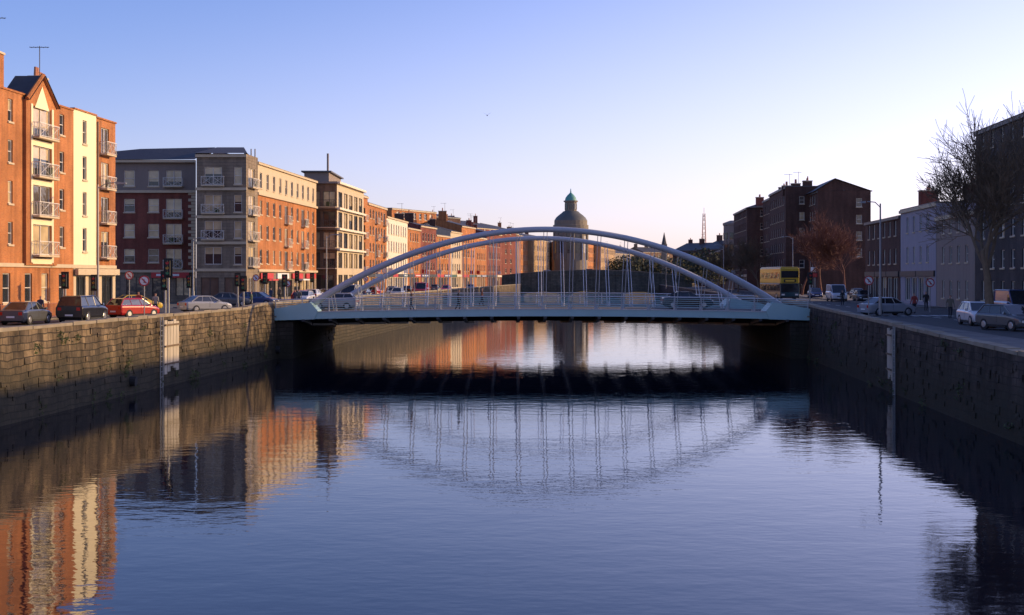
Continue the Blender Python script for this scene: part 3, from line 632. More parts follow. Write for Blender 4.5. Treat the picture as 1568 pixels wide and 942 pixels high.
for x in xs:
    z_=dz(x)
    K.hexa('ribs',STEELD,[(x-.12,yn-.12,z_-.6),(x+.12,yn-.12,z_-.6),(x+.12,yn+4,z_-1.05),(x-.12,yn+4,z_-1.05)],[(x-.12,yn-.12,z_-.43),(x+.12,yn-.12,z_-.43),(x+.12,yn+3,z_-.36),(x-.12,yn+3,z_-.36)])
    K.hexa('ribs',STEELD,[(x-.14,yn+4,z_-1.05),(x+.14,yn+4,z_-1.05),(x+.14,yf+.1,z_-1.72),(x-.14,yf+.1,z_-1.72)],[(x-.14,yn+4,z_-.8),(x+.14,yn+4,z_-.8),(x+.14,yf+.1,z_-.7),(x-.14,yf+.1,z_-.7)])
for ye,s_ in ((yn+.12,-1),(yf-.12,1)):
    k=20
    for i in range(k+1):
        x=xl+.25+(xr-xl-.5)*i/k; z_=dz(x)+.16
        K.tube('railing_posts',ARCH,[(x,ye,z_),(x,ye+s_*.14,z_+.98)],[.06,.04],6)
    for h,r_ in ((1.0,.045),(.84,.022),(.68,.022),(.52,.022),(.36,.022),(.2,.022)):
        K.tube('handrails' if h==1. else 'railing_wires',HANG if h==1. else TEAL,[(xl+.25+(xr-xl-.5)*i/30,ye+s_*.14*h,dz(xl+.25+(xr-xl-.5)*i/30)+.16+h) for i in range(31)],r_,6)
def arch(yfoot,ycrest,yhang):
    pts=[];rad=[]
    for i in range(49):
        t=-1.04+2.08*i/48; x=2.63+18.3*t; hh=1-t*t
        pts.append((x,yfoot+(ycrest-yfoot)*hh,4.45+5.72*hh)); rad.append(.23+.05*t*t)
    K.tube('arch_tubes',ARCH,pts,rad,10)
    for x in xs:
        t=(x-2.63)/18.3
        if abs(t)>.93: continue
        hh=1-t*t
        for dx in(-.13,.13):
            K.tube('hangers',HANG,[(x+dx,yhang,dz(x)),(x+dx,yfoot+(ycrest-yfoot)*hh,4.45+5.72*hh)],.03,6)
        K.tube('hanger_sockets',ARCH,[(x,yhang,dz(x)),(x,yhang,dz(x)+.4)],.09,6)
arch(104.3,102.4,106.2); arch(123.4,125.3,121.6)
for s_,xe in((1,xl),(-1,xr)):
    for yc_ in (104.,122.):
        def P3(dx,z_): return (xe+s_*dx,z_)
        prof=[P3(-.3,3.0),P3(3.3,3.1),P3(3.6,3.75),P3(3.0,4.45),P3(.2,3.95),P3(-.3,3.8)]
        m_=K.mb('springing_blocks',TEAL); i0=len(m_.v)
        y0_,y1_=(yn-.1,105.0) if yc_<110 else (122.6,yf+.1)
        m_.v+=[(x_,y0_,z_) for x_,z_ in prof]+[(x_,y1_,z_) for x_,z_ in prof]; nn=len(prof)
        m_.f+=[tuple(range(i0,i0+nn)),tuple(range(i0+nn,i0+2*nn))]+[(i0+j,i0+(j+1)%nn,i0+nn+(j+1)%nn,i0+nn+j) for j in range(nn)]
    K.box('abutments',COPE,min(xe-s_*4,xe+s_*.35),max(xe-s_*4,xe+s_*.35),yn-.15,yf+.15,RZ-.15,RZ-.02)
    K.box('abutment_walls',STONE_SHADED,min(xe-s_*3,xe+s_*1.6),max(xe-s_*3,xe+s_*1.6),yn+.2,yf-.2,-1.5,2.9)
K.done(smooth=('arch_tubes','handrails'))
# ---------------- stone bridge far
Q=Obj('stone_bridge'); yb=400.; x0_,x1_=wl(yb)-1,wr(yb)+1; SB=brick('bridge_stone',(0.15,0.15,0.115),(0.105,0.11,0.085),(0.07,0.07,0.055),bw=1,bh=.5,ms=.03,stain=.4)
ext=9; X0=x0_-ext; X1=x1_+ext; cnt=120
def topz(x): t=(x-(x0_+x1_)/2)/((X1-X0)/2); return 6.4+2.2*(1-t*t)
def sof(x):
    if x<=x0_ or x>=x1_: return -1
    w=(x1_-x0_)/3; k=(x-x0_)/w; fr=k-math.floor(k)
    if fr<.07 or fr>.93: return -1
    t=(fr-.5)/.43; return .4+ (2.0 if 1<=k<2 else 1.6)*math.sqrt(max(0,1-t*t))
for yside in (yb,yb+11):
    for i in range(cnt):
        a=X0+(X1-X0)*i/cnt;c=X0+(X1-X0)*(i+1)/cnt
        Q.poly('spandrels',SB,[(a,yside,max(sof(a),-1)),(c,yside,max(sof(c),-1)),(c,yside,topz(c)),(a,yside,topz(a))])
for i in range(cnt):
    a=X0+(X1-X0)*i/cnt;c=X0+(X1-X0)*(i+1)/cnt
    Q.poly('soffit',SB,[(a,yb,sof(a)),(c,yb,sof(c)),(c,yb+11,sof(c)),(a,yb+11,sof(a))])
    Q.poly('roadway',ASPH,[(a,yb,topz(a)-1),(c,yb,topz(c)-1),(c,yb+11,topz(c)-1),(a,yb+11,topz(a)-1)])
    for yo in (yb-.15,yb+10.6): Q.hexa('parapet_coping',COPE,[(a,yo,topz(a)+.003),(c,yo,topz(c)+.003),(c,yo+.5,topz(c)+.003),(a,yo+.5,topz(a)+.003)],[(a,yo,topz(a)+.2),(c,yo,topz(c)+.2),(c,yo+.5,topz(c)+.2),(a,yo+.5,topz(a)+.2)])
    Q.box('string_course',SB,a,c,yb-.2,yb-.004,topz((a+c)/2)-1.3,topz((a+c)/2)-1.1)
Q.done()
# ---------------- vehicles
def paint(name,col): 
    if 'paint_'+name in MATS: return MATS['paint_'+name]
    m=plain('paint_'+name,col,.28,.06,.8); b=m.node_tree.nodes['Principled BSDF']; b.inputs['Coat Weight'].default_value=.7; b.inputs['Coat Roughness'].default_value=.08; return m
LAMPR=plain('tail_lamp',(0.5,0.02,0.01),.2,.1); LAMPW=plain('head_lamp',(0.7,0.7,0.68),.15,.05)
def wheel(o,x,y,r=.32,w=.2):
    s_=1 if x>0 else -1
    o.tube('tyres',RUBBER,[(x-s_*w,y,r),(x-s_*w*.9,y,r),(x,y,r)],[r*.9,r,r],16); o.tube('wheel_hubs',CHROME,[(x,y,r),(x+s_*.015,y,r)],[r*.62,r*.55],10)
    o.tube('wheel_arches',RUBBER,[(x-s_*.03,y,r+.03),(x-s_*.022,y,r+.03)],r*1.2,16)
def car(name,x,y,head,col,kind='sedan',z=RZ+.012):
    S_={'sedan':dict(L=4.45,W=.87,H=1.44,b=[(-2.22,.32,.80,.86,.76),(-2.1,.24,.84,.92,.84),(-1.5,.2,.88,.98,.87),(0,.18,.86,.95,.87),(.9,.18,.84,.95,.87),(1.7,.2,.76,.84,.86),(2.1,.24,.66,.72,.80),(2.22,.32,.58,.62,.70)],g=(-1.75,1.15,-1.0,.25)),
        'hatch':dict(L=4.0,W=.85,H=1.47,b=[(-2.0,.34,.84,.92,.78),(-1.92,.25,.9,.98,.84),(-1.2,.2,.9,.98,.85),(0,.18,.88,.96,.85),(.8,.18,.86,.97,.85),(1.5,.2,.78,.86,.84),(1.88,.25,.68,.74,.79),(2.0,.32,.58,.62,.70)],g=(-1.93,1.15,-1.5,.3)),
        'suv':dict(L=4.6,W=.93,H=1.78,b=[(-2.3,.42,1.0,1.08,.86),(-2.22,.32,1.05,1.13,.92),(-1.2,.28,1.05,1.13,.93),(0,.26,1.03,1.12,.93),(1.0,.26,1.02,1.13,.93),(1.8,.28,.94,1.04,.92),(2.2,.32,.86,.92,.87),(2.3,.42,.75,.8,.8)],g=(-2.24,1.25,-1.95,.5)),
        'van':dict(L=5.0,W=.97,H=2.1,b=[(-2.5,.4,1.15,1.25,.93),(-2.45,.3,1.15,1.25,.96),(0,.26,1.15,1.25,.97),(1.2,.26,1.12,1.22,.97),(1.9,.28,1.0,1.08,.96),(2.4,.32,.85,.92,.9),(2.5,.42,.7,.76,.84)],g=(-2.48,1.95,-2.42,1.0))}[kind]
    o=Obj(name,(x,y,z),math.radians(-head)); P=paint(*col)
    m_=o.mb('body',P); base=len(m_.v)
    for s_,zl,zs,zt,w in S_['b']:
        m_.v+=[(-w*.9,s_,zl),(-w,s_,zl+.16),(-w,s_,zs-.1),(-w*.985,s_,zs),(-w*.88,s_,zt),(w*.88,s_,zt),(w*.985,s_,zs),(w,s_,zs-.1),(w,s_,zl+.16),(w*.9,s_,zl)]
    k=len(S_['b'])
    for i in range(k-1):
        for j in range(10):
            A_=base+i*10+j;B_=base+i*10+(j+1)%10; m_.f.append((A_,B_,B_+10,A_+10))
    m_.f.append(tuple(base+j for j in range(10))); m_.f.append(tuple(base+(k-1)*10+j for j in range(10))[::-1])
    g0,g1,r0,r1=S_['g']; W=S_['W']; H=S_['H']
    def zt_at(s_):
        bb=S_['b']
        for i in range(k-1):
            if bb[i][0]<=s_<=bb[i+1][0]:
                t=(s_-bb[i][0])/(bb[i+1][0]-bb[i][0]); return bb[i][3]*(1-t)+bb[i+1][3]*t
        return bb[0][3]
    wb=W*.87; wt=W*(.70 if kind!='van' else .84); zb0=zt_at(g0)-.03; zb1=zt_at(g1)-.03
    Bq=[(-wb,g0,zb0),(wb,g0,zb0),(wb,g1,zb1),(-wb,g1,zb1)]; Tq=[(-wt,r0,H-.06),(wt,r0,H-.06),(wt,r1,H-.06),(-wt,r1,H-.06)]
    for i,j in((0,1),(1,2),(2,3),(3,0)):
        solid= kind=='van' and (i,j)!=(2,3)
        o.poly('panels' if solid else 'windows',P if solid else G_CAR,[Bq[i],Bq[j],Tq[j],Tq[i]])
    if kind=='van':
        for s_ in (-1,1):
            o.poly('windows',G_CAR,[(s_*(wb+.012),.7,zb0+.08),(s_*(wb+.012),1.65,zb1+.1),(s_*(wt+.03),.95,H-.35),(s_*(wt+.03),.7,H-.35)])
        o.poly('windows',G_CAR,[(-.7,g0-.02,zb0+.1),(.7,g0-.02,zb0+.1),(.65,g0,H-.35),(-.65,g0,H-.35)])
    R=[(-wt*.86,r0+.15,H),(wt*.86,r0+.15,H),(wt*.86,r1-.15,H),(-wt*.86,r1-.15,H)]
    o.hexa('roof_panel',P,Tq,R)
    for i in range(4): o.tube('pillars',P,[Bq[i],Tq[i]],.045,5)
    for s_ in (-1,1):
        o.tube('roof_rails',P,[(s_*wt,r0,H-.06),(s_*wt,r1,H-.06)],.04,5)
        if kind!='van':
            for f_ in (.36,.68):
                yb_=g0+(g1-g0)*f_; yt_=r0+(r1-r0)*(.3 if f_<.5 else .82); o.tube('pillars',P,[(s_*wb,yb_,(zb0+zb1)/2),(s_*wt,yt_,H-.07)],.035,5)
        o.tube('mirrors',P,[(s_*(W-.02),g1-.35,zb1+.06),(s_*(W+.16),g1-.38,zb1+.12)],[.05,.09],6)
        o.box('door_line',RUBBER,min(s_*(W-.02),s_*(W+.004)),max(s_*(W-.02),s_*(W+.004)),-.05,-.03,.45,.85)
        o.box('side_sill',RUBBER,min(s_*(W-.05),s_*(W-.0)),max(s_*(W-.05),s_*(W-.0)),-S_['L']*.2,S_['L']*.2,.2,.32)
        for yy_ in (-S_['L']*.3,S_['L']*.31): wheel(o,s_*(W+.01),yy_,.32 if kind in('sedan','hatch') else .37)
        L2=S_['L']/2; b0_=S_['b'][0]; b1_=S_['b'][-1]
        o.box('tail_lamps',LAMPR,min(s_*.52,s_*.76),max(s_*.52,s_*.76),-L2-.02,-L2+.1,b0_[2]-.18,b0_[2]+.02)
        o.box('head_lamps',LAMPW,min(s_*.42,s_*.68),max(s_*.42,s_*.68),L2-.12,L2+.02,b1_[2]-.1,b1_[2]+.03)
    o.box('number_plate',WHITEP,-.26,.26,-L2-.03,-L2+.02,.45,.56); o.box('number_plate',WHITEP,-.26,.26,L2-.02,L2+.03,.36,.47); o.box('grille',RUBBER,-.36,.36,L2-.05,L2+.012,b1_[2]-.12,b1_[2]-.0)
    o.box('underbody',RUBBER,-W*.8,W*.8,-L2+.3,L2-.3,.16,.4)
    return o.done(smooth=(),bevel={'body':.05,'roof_panel':.03})
BLK=('black',(0.010,0.010,0.012)); SIL=('silver',(0.30,0.31,0.33)); RED=('red',(0.40,0.012,0.015)); WHT=('white',(0.6,0.6,0.6)); BLU=('blue',(0.03,0.06,0.16)); GRY=('grey',(0.08,0.085,0.09)); YEL=('yellow',(0.65,0.45,0.05))
H0=math.degrees(math.atan(SL))
def at(px,y): return (PX(px,y),y)
car('parked_suv',*at(127,88),H0,BLK,'suv')
car('parked_car',*at(204,97),H0+25,RED,'hatch'); t_=car('taxi_car',*at(208,117),H0+50,YEL,'sedan')
car('parked_car',*at(314,112),H0+42,SIL,'sedan'); car('car',*at(466,150),H0+180,WHT,'hatch')
car('car',*at(396,138),H0+100,BLU,'hatch'); car('car',*at(352,134),H0+80,GRY,'sedan'); car('car',*at(40,84),H0,GRY,'sedan')
car('car',*at(1358,103),70,SIL,'sedan'); car('parked_car',*at(1498,82),H0+180,WHT,'hatch'); car('parked_car',*at(1546,74),H0+160,GRY,'hatch')
car('white_van',*at(1281,164),H0+180,WHT,'van'); car('parked_car',*at(1320,160),H0+180,BLK,'hatch'); car('car',*at(1248,190),H0+180,BLU,'hatch'); car('parked_car',*at(1313,185),H0+180,GRY,'hatch')
car('car',*at(1052,114),90,BLK,'sedan',z=3.72); car('car',*at(512,116),-90,SIL,'hatch',z=3.55)
random.seed(3)
for i,yv in enumerate((163,170,178,186,196,205,214,232,250,268,290)):
    car('parked_car',lp(yv,-38.2)[0],yv,H0,random.choice([SIL,RED,WHT,BLK,BLU,SIL]),random.choice(['sedan','hatch']))
for i,yv in enumerate((160,176,196,209,222,238,255,278,300)):
    car('car',lp(yv,-31.5-(i%2)*2.8)[0],yv,H0+180,random.choice([SIL,WHT,GRY,RED]),random.choice(['sedan','hatch','van']))
for px,yv,c_ in ((840,402.5,WHT),(905,403,RED),(960,403,SIL)): car('car',PX(px,yv),yv,90,c_,'hatch',z=topz(PX(px,yv))-1)
YELP=plain('yellow_text',(0.8,0.5,0.05),.5,.05)
def bus(name,x,y,head,c1,c2,z=RZ+.012):
    o=Obj(name,(x,y,z),math.radians(-head)); P1=paint(*c1);P2=paint(*c2); W=1.27;L=5.2
    o.box('lower_body',P2,-W,W,-L,L,.35,2.2); o.box('upper_body',P1,-W,W,-L,L,2.203,4.25); o.box('roof',P1,-W+.12,W-.12,-L+.15,L-.15,4.253,4.38)
    for s_ in(-1,1):
        for z0,z1 in((1.25,2.05),(2.85,3.65)):
            for i in range(6): 
                y0=-L+.4+i*1.65; o.box('side_windows',G_CAR,min(s_*(W-.05),s_*(W+.015)),max(s_*(W-.05),s_*(W+.015)),y0,y0+1.5,z0,z1)
        for yy_ in (-3.2,3.2): wheel(o,s_*(W+.01),yy_,.48,.28)
        o.tube('mirrors',RUBBER,[(s_*W,L,2.2),(s_*(W+.25),L+.15,2.0),(s_*(W+.25),L+.15,1.6)],.06,5); o.box('head_lamps',LAMPW,min(s_*.7,s_*1.1),max(s_*.7,s_*1.1),L,L+.03,.65,.85)
    for s_ in(1,-1):
        o.box('windscreens',G_CAR,-W+.12,W-.12,min(s_*(L-.05),s_*(L+.02)),max(s_*(L-.05),s_*(L+.02)),1.05,2.15); o.box('windscreens',G_CAR,-W+.12,W-.12,min(s_*(L-.05),s_*(L+.02)),max(s_*(L-.05),s_*(L+.02)),2.95,3.85)
    o.box('destination_board',RUBBER,-.8,.8,L,L+.035,2.35,2.75); o.box('destination_text',YELP,-.6,.6,L+.036,L+.04,2.45,2.65); o.box('bumper',RUBBER,-W+.05,W-.05,-L-.05,L+.05,.3,.5)
    o.done(bevel={'upper_body':.1,'lower_body':.06,'roof':.05})
bus('double_decker_bus',*at(1193,176),H0+172,('bus_yellow',(0.48,0.34,0.03)),('bus_blue',(0.015,0.06,0.08)))
car('dark_van',*at(1556,96),H0+180,BLU,'van')
# ---------------- street furniture
GAL=plain('galvanised',(0.30,0.30,0.29),.5,.15,metal=.3)
def traffic_light(x,y,h=3.6,face=180,z=RZ+.12):
    o=Obj('traffic_light',(x,y,z),math.radians(face-180))
    o.tube('pole',GAL,[(0,0,0),(0,0,h)],.07,10); o.box('head',RUBBER,-.16,.16,-.32,-.08,h-1.0,h-.05); o.box('backboard',RUBBER,-.28,.28,-.075,-.05,h-1.15,h+.1)
    for k,mm_ in enumerate((REDP,plain('amber',(.35,.18,.02),.3),plain('green_lens',(.02,.15,.06),.3))):
        zz=h-.2-k*.32; o.tube('lens_%d'%k,mm_,[(0,-.33,zz),(0,-.345,zz)],.105,12); o.tube('hoods',RUBBER,[(0,-.32,zz+.1),(0,-.5,zz+.1)],.05,6)
    o.box('base_box',GAL,-.1,.1,-.1,.1,0,.5); o.done()
def lamp(x,y,h=9,arm=1.4,dir_=1,z=RZ+.12,double=False):
    o=Obj('street_lamp',(x,y,z)); o.tube('pole',GAL,[(0,0,0),(0,0,1.4),(0,0,1.41),(0,0,h)],[.13,.13,.09,.06],10)
    for d_ in ((dir_,-dir_) if double else (dir_,)):
        o.tube('arm',GAL,[(0,0,h-.3),(d_*arm*.4,0,h+.1),(d_*arm,0,h+.15)],.04,6)
        o.hexa('lantern',GAL,[(d_*arm-.15,-.12,h+.02),(d_*arm+.55*d_,-.1,h+.06),(d_*arm+.55*d_,.1,h+.06),(d_*arm-.15,.12,h+.02)],[(d_*arm-.15,-.12,h+.2),(d_*arm+.55*d_,-.08,h+.14),(d_*arm+.55*d_,.08,h+.14),(d_*arm-.15,.12,h+.2)])
    o.done()
def sign(x,y,h=2.9,kind='no',z=RZ+.12):
    o=Obj('traffic_sign',(x,y,z)); o.tube('post',GAL,[(0,0,0),(0,0,h)],.04,8)
    zz=h-.35
    o.tube('back',GAL,[(0,-.045,zz),(0,-.06,zz)],.37,24); o.tube('ring',REDP,[(0,-.0605,zz),(0,-.065,zz)],.37,24); o.tube('face',WHITEP,[(0,-.0655,zz),(0,-.07,zz)],.28,24)
    o.hexa('bar',REDP,[(-.2,-.075,zz+.14),(-.14,-.075,zz+.2),(.2,-.075,zz-.14),(.14,-.075,zz-.2)],[(-.2,-.071,zz+.14),(-.14,-.071,zz+.2),(.2,-.071,zz-.14),(.14,-.071,zz-.2)])
    o.box('arrow',RUBBER,-.03,.03,-.0735,-.0705,zz-.16,zz+.1); o.done()
traffic_light(*at(258,83),4.0); traffic_light(*at(253,84.5),3.2); traffic_light(*at(373,105),2.9); traffic_light(*at(100,95),3.2); traffic_light(*at(290,128),3); traffic_light(*at(364,122),3.2)
traffic_light(*at(436,130),3.1); traffic_light(*at(145,100),3.0); traffic_light(*at(1240,132),3.3); traffic_light(*at(406,145),3.3); traffic_light(*at(455,162),3.6); traffic_light(*at(478,170),3.4)
sign(*at(221,90),3.0); sign(*at(1330,101),3.0); sign(*at(440,133),2.6); sign(*at(198,112),3.4); sign(*at(392,140),3.2); sign(*at(560,190),3.0); sign(*at(1424,108),2.8)
lamp(*at(150,100),10,1.6,1); lamp(*at(1348,101),8.6,1.0,-1); lamp(*at(575,205),9,1.4,1); lamp(*at(650,270),9,1.4,1); lamp(*at(1214,200),9,1.2,-1);lamp(*at(708,330),9,1.4,1); lamp(*at(500,160),8,1.4,1); lamp(*at(1108,250),9,1.2,-1); lamp(*at(1020,330),9,1.2,-1); lamp(*at(296,140),7,1.0,1)
for i in range(7):
    o=Obj('bollard',(*lp(129+i*2.2,-29.0),RZ+.12)); o.lathe('post',STEELD,0,0,[(.1,0),(.1,.1),(.07,.12),(.07,.85),(.1,.88),(.09,.95),(.02,1.0)],12); o.done()
o=Obj('metal_fence'); FR_=plain('fence_red',(0.28,0.09,0.05),.6,.2)
p0=lp(70,-39.2); u_=Vector((SL,1)).normalized(); n_=Vector((1,-SL)).normalized(); L=29
for z_ in (RZ+.25,RZ+1.15): o.obox('rails',FR_,p0,u_,n_,0,L,-.02,.02,z_,z_+.05)
for i in range(int(L/.16)): o.obox('bars',FR_,p0,u_,n_,i*.16,i*.16+.03,-.012,.012,RZ+.3,RZ+1.15)
for i in range(int(L/2.4)+1): o.obox('posts',FR_,p0,u_,n_,i*2.4,i*2.4+.08,-.04,.04,RZ+.12,RZ+1.3)
o.done()
def fender(name,px,side,z0,z1,w,mat):
    yv=yl(px,-26.27) if side>0 else yr(px,15.98)
    xw=(wl(yv) if side>0 else wr(yv)); o=Obj(name); u=Vector((SL,1)).normalized(); n=Vector((1,-SL)).normalized()*side
    for k in range(5):
        zz=z0+(random.uniform(0,.5) if k else 0); o.obox('boards',mat,(xw,yv),u,n,-w/2+k*w/5+.02,-w/2+(k+1)*w/5-.02,.18,.28+random.uniform(0,.03),zz,z1-random.uniform(0,.25))
    for zz in (z0+.6,(z0+z1)/2,z1-.4): o.obox('battens',BARK,(xw,yv),u,n,-w/2,w/2,.315,.36,zz-.05,zz+.05)
    for a in(-w/2-.35,-w/2-.75): o.tube('ladder',GAL,[(xw+u[0]*a+n[0]*.3,yv+u[1]*a,-.5),(xw+u[0]*a+n[0]*.3,yv+u[1]*a,z1+.1)],.035,6)
    for i in range(int((z1+.4)/.3)):
        zz=-.3+i*.3; o.tube('ladder',GAL,[(xw+u[0]*(-w/2-.35)+n[0]*.3,yv+u[1]*(-w/2-.35),zz),(xw+u[0]*(-w/2-.75)+n[0]*.3,yv+u[1]*(-w/2-.75),zz)],.02,5)
    o.done()
FBD=plain('painted_board',(0.42,0.37,0.29),.85,.65,1.6,streak=True)
fender('wall_ladder',256,1,.7,4.0,2.6,FBD); fender('wall_ladder',1370,-1,.7,3.6,1.3,FBD)
for px in (196,420):
    yv=yl(px,-26.27); o=Obj('drain_outlet'); o.tube('pipe',RUBBER,[(wl(yv)-.2,yv,.75),(wl(yv)+.45,yv,.7)],.28,12); o.done()
# ---------------- trees
def tree(name,x,y,h,spread,seed,mat,z=RZ+.05,lv=5,lean=0.0,rt=.2,density=3,rmin=.011):
    R=random.Random(seed); o=Obj(name,(x,y,z))
    def grow(p,d,L,r,l):
        pts=[p];rad=[r]; dd=d.copy(); k=3
        for i in range(k):
            dd=(dd+Vector((R.uniform(-1,1),R.uniform(-1,1),R.uniform(-.3,.7)))*.16).normalized(); p=p+dd*(L/k); pts.append(p); rad.append(max(rmin,r*(1-.5*(i+1)/k)))
        o.tube('trunk' if l==0 else ('limbs' if l<3 else 'twigs'),mat,pts,rad,8 if l==0 else (5 if l<3 else 3),cap=False)
        if l>=lv: return
        nb=density+(1 if l in(0,1,2) else 0)
        for i in range(nb):
            t=R.uniform(.35,1.0) if l>0 else R.uniform(.6,1.0); idx=min(k-1,int(t*k)); fr=t*k-idx; q=pts[idx].lerp(pts[idx+1],min(1,fr))
            az=R.uniform(0,6.283); sp=R.uniform(.35,.85)*spread
            side=dd.orthogonal().normalized(); side=(Matrix.Rotation(az,3,dd)@side)
            nd=(dd*1.0+side*sp+Vector((0,0,.15))).normalized()
            grow(q,nd,L*R.uniform(.58,.82),max(rmin,rad[idx]*.6),l+1)
        if l>0: grow(pts[-1],dd,L*.75,rad[-1],l+1)
    grow(Vector((0,0,0)),Vector((lean,0,1)).normalized(),h*.30,rt,0)
    o.done()
tree('bare_tree',*at(1518,76),15.2,1.35,11,BARK,rt=.3,lv=5,density=4,rmin=.013,lean=-.06)
tree('bare_tree',*at(1474,140),10,1.0,5,BARK,lv=5,rmin=.016)
tree('bare_tree',*at(1258,200),16.0,1.15,21,BARKR,rt=.24,lv=5,rmin=.022); tree('bare_tree',*at(1228,215),14,1.2,22,BARKR,lv=5,rmin=.022); tree('bare_tree',*at(1292,196),14,1.2,23,BARKR,lv=5,rmin=.022)
tree('bare_tree',*at(1130,265),13,1.1,24,BARK,lv=5,rmin=.025); tree('bare_tree',*at(1162,250),12,1.1,25,BARK,lv=5,rmin=.025);tree('bare_tree',*at(1100,300),11,1.2,26,BARK,lv=5,rmin=.028)
def bushes(name,items,mat,seed):
    R=random.Random(seed); V=[];Fc=[]
    for (x,y,z,rx,rz_,cnt) in items:
        for i in range(cnt):
            d=Vector((R.gauss(0,1),R.gauss(0,1),R.gauss(0,1))).normalized()*(R.random()**.4)
            c=Vector((x+d.x*rx*(1+.25*R.uniform(-1,1)),y+d.y*rx,z+d.z*rz_)); s_=R.uniform(.25,.6)*rx*.14
            a=Vector((R.uniform(-1,1),R.uniform(-1,1),R.uniform(-1,1))).normalized(); b_=a.orthogonal().normalized()
            k=len(V); V+= [tuple(c+a*s_),tuple(c+b_*s_),tuple(c-a*s_),tuple(c-b_*s_)]; Fc.append((k,k+1,k+2,k+3))
    single(name,V,Fc,mat)
it=[]
for px,yy,py,w in ((1075,330,385,7),(1062,345,390,5),(1098,320,392,5),(1050,420,395,6),(1030,440,398,6),(965,640,392,12),(990,650,394,12),(1010,650,395,11),(945,640,396,8)):
    zc=PZ(py,yy); it.append((PX(px,yy),yy,(zc+RZ)/2+1,w*.8,(zc-RZ)/2,900))
bushes('distant_trees',it,FOL,4)
# ---------------- people
def person(x,y,z,head,coat,trous,h=1.74,seed=0,stride=.28):
    V=[(0,0,.93),(0,0,1.12),(0,0,1.38),(0,0.01,1.5),(0,.02,1.58),(0,.03,1.67),(0,.02,1.76),
       (.1,0,.88),(.11,stride*.5,.48),(.11,stride*.6-.1,.08),(.11,stride*.6+.1,.03),
       (-.1,0,.88),(-.11,-stride*.2,.48),(-.11,-stride-.02,.1),(-.11,-stride+.14,.03),
       (.2,0,1.42),(.25,-.08,1.14),(.26,.06,.9),(.26,.1,.8),(-.2,0,1.42),(-.25,.04,1.14),(-.26,.18,.92),(-.26,.23,.83)]
    E=[(0,1),(1,2),(2,3),(3,4),(4,5),(5,6),(0,7),(7,8),(8,9),(9,10),(0,11),(11,12),(12,13),(13,14),(2,15),(15,16),(16,17),(17,18),(2,19),(19,20),(20,21),(21,22)]
    Rr=[.15,.14,.17,.07,.065,.1,.085,.1,.065,.045,.04,.1,.065,.045,.04,.075,.05,.035,.03,.075,.05,.035,.03]
    me=bpy.data.meshes.new('body'); me.from_pydata(V,E,[]); ob=bpy.data.objects.new('pedestrian',me); scene.collection.objects.link(ob)
    ob.modifiers.new('skin','SKIN')
    for i,v in enumerate(me.skin_vertices[0].data): v.radius=(Rr[i],Rr[i]*(.75 if i<3 else 1)); v.use_root=(i==0)
    ss=ob.modifiers.new('s','SUBSURF'); ss.levels=1; ss.render_levels=2
    m,nt,b=newmat('clothing'); tc=N(nt,'ShaderNodeTexCoord'); sp=N(nt,'ShaderNodeSeparateXYZ'); nt.links.new(tc.outputs['Object'],sp.inputs[0])
    rp=N(nt,'ShaderNodeValToRGB'); rp.color_ramp.interpolation='CONSTANT'; mr=N(nt,'ShaderNodeMath',operation='DIVIDE'); mr.inputs[1].default_value=1.9; nt.links.new(sp.outputs[2],mr.inputs[0]); nt.links.new(mr.outputs[0],rp.inputs[0])
    el=rp.color_ramp.elements; el[0].color=(.02,.018,.015,1); el[0].position=0; el[1].position=.06; el[1].color=c4(trous)
    for p_,c in ((.46,coat),(.80,(.45,.26,.19)),(.905,(.05,.03,.02))): e=el.new(p_); e.color=c4(c)
    nt.links.new(rp.outputs[0],b.inputs['Base Color']); b.inputs['Roughness'].default_value=.85; me.materials.append(m)
    ob.location=(x,y,z); ob.rotation_euler=(0,0,math.radians(head)); s_=h/1.83; ob.scale=(s_,)*3
person(*at(702,104.2),3.74,-90,(.02,.02,.025),(.02,.02,.03),seed=1); person(*at(630,104.4),3.68,90,(.05,.03,.03),(.03,.035,.06),seed=2); person(*at(738,123),3.74,-90,(.12,.05,.04),(.02,.02,.03),seed=3)
pc=[(.04,.05,.09),(.15,.13,.1),(.02,.02,.02),(.3,.05,.04),(.08,.1,.06),(.3,.28,.25)]
for i,(px,yv,hd) in enumerate(((452,134,20),(458,135,15),(1418,112,170),(212,106,180),(385,128,90),(238,103,10),(415,150,0),(428,160,180),(1290,140,170),(1400,104,10),(520,175,5),(545,190,180),(62,90,0),(1455,92,175))):
    person(*at(px,yv),RZ+.12 if i not in (4,8) else RZ+.01,hd,pc[i%6],(.03,.03,.04),h=1.66+.04*(i%4),seed=4)
o=Obj('flying_bird',(PX(746,120),120,PZ(177,120))); BM=plain('feathers',(.05,.05,.05),.9,.2)
o.tube('body',BM,[(0,-.2,0),(0,-.08,.01),(0,.08,.01),(0,.2,0)],[.02,.05,.055,.015],8)
for s_ in(-1,1): o.poly('wings',BM,[(0,.09,.02),(s_*.22,.12,.2),(s_*.4,-.02,.3),(s_*.2,-.03,.18),(0,-.07,.02)])
o.done()
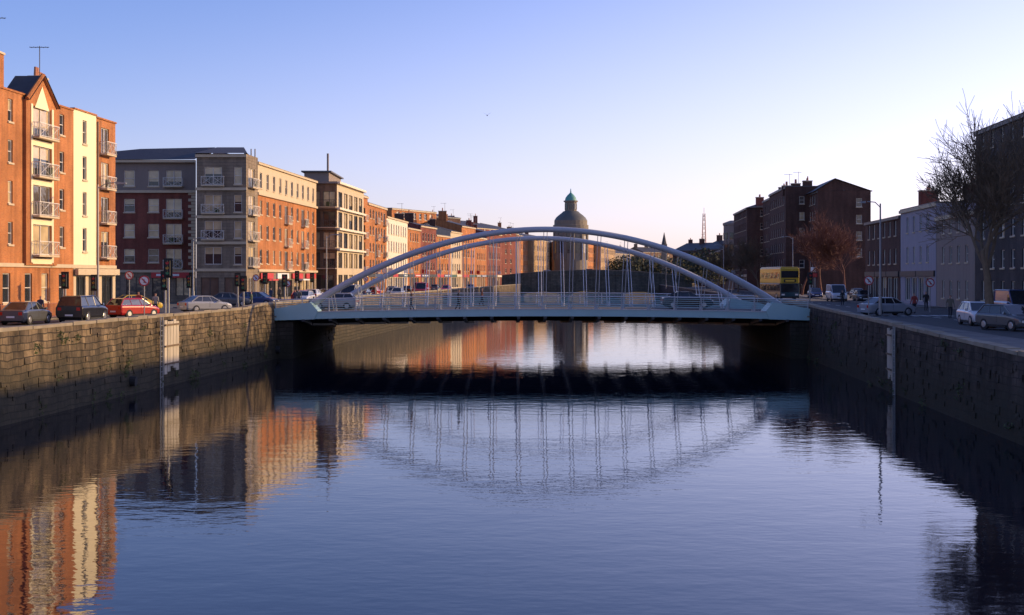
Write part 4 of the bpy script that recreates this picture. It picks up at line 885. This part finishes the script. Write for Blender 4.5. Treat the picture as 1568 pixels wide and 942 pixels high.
# ---------------- light
SAZ=math.radians(74); SEL=math.radians(16)
w=bpy.data.worlds.new('World'); scene.world=w; w.use_nodes=True; nt=w.node_tree; bg=nt.nodes['Background']
sky=nt.nodes.new('ShaderNodeTexSky'); sky.sky_type='NISHITA'; sky.sun_disc=False; sky.sun_elevation=SEL; sky.sun_rotation=SAZ; sky.air_density=1.0; sky.dust_density=1.2; sky.ozone_density=2.0
tc=N(nt,'ShaderNodeTexCoord'); sp=N(nt,'ShaderNodeSeparateXYZ'); nt.links.new(tc.outputs['Generated'],sp.inputs[0])
tint=N(nt,'ShaderNodeVectorMath',operation='MULTIPLY'); tint.inputs[1].default_value=(1.12,1.15,1.82); nt.links.new(sky.outputs[0],tint.inputs[0])
m1=N(nt,'ShaderNodeMath',operation='MULTIPLY_ADD'); m1.inputs[1].default_value=-3.4; m1.inputs[2].default_value=0.92; nt.links.new(sp.outputs[2],m1.inputs[0])
m2=N(nt,'ShaderNodeMath',operation='MULTIPLY_ADD'); m2.inputs[1].default_value=1.0; nt.links.new(sp.outputs[0],m2.inputs[0]); nt.links.new(m1.outputs[0],m2.inputs[2])
mr=N(nt,'ShaderNodeMapRange'); mr.interpolation_type='SMOOTHSTEP'; mr.inputs[1].default_value=-.15; mr.inputs[2].default_value=1.25; mr.inputs[3].default_value=0; mr.inputs[4].default_value=1; nt.links.new(m2.outputs[0],mr.inputs[0])
hz=N(nt,'ShaderNodeVectorMath',operation='SCALE'); hz.inputs[0].default_value=(4.6,3.35,3.1); nt.links.new(mr.outputs[0],hz.inputs['Scale'])
ad=N(nt,'ShaderNodeVectorMath',operation='ADD'); nt.links.new(tint.outputs[0],ad.inputs[0]); nt.links.new(hz.outputs[0],ad.inputs[1])
nt.links.new(ad.outputs[0],bg.inputs['Color']); bg.inputs['Strength'].default_value=0.128
sd=bpy.data.lights.new('sun','SUN'); sd.energy=5.0; sd.angle=math.radians(.5); sd.color=(1.0,.66,.28); so=bpy.data.objects.new('sun',sd); scene.collection.objects.link(so)
dirv=Vector((math.sin(SAZ)*math.cos(SEL),math.cos(SAZ)*math.cos(SEL),math.sin(SEL))); so.rotation_euler=(-dirv).to_track_quat('-Z','Y').to_euler(); so.location=(60,0,60)
# ---------------- camera
cd=bpy.data.cameras.new('camera'); cam=bpy.data.objects.new('camera',cd); scene.collection.objects.link(cam); scene.camera=cam
cd.sensor_width=36; cd.lens=36*F/1568; cd.shift_y=-46/1568; cd.clip_end=20000; cd.clip_start=.1
cam.location=(0,0,CAMZ); cam.rotation_euler=(math.radians(90),0,0)
scene.view_settings.view_transform='Standard'; scene.view_settings.look='None'; scene.view_settings.exposure=0
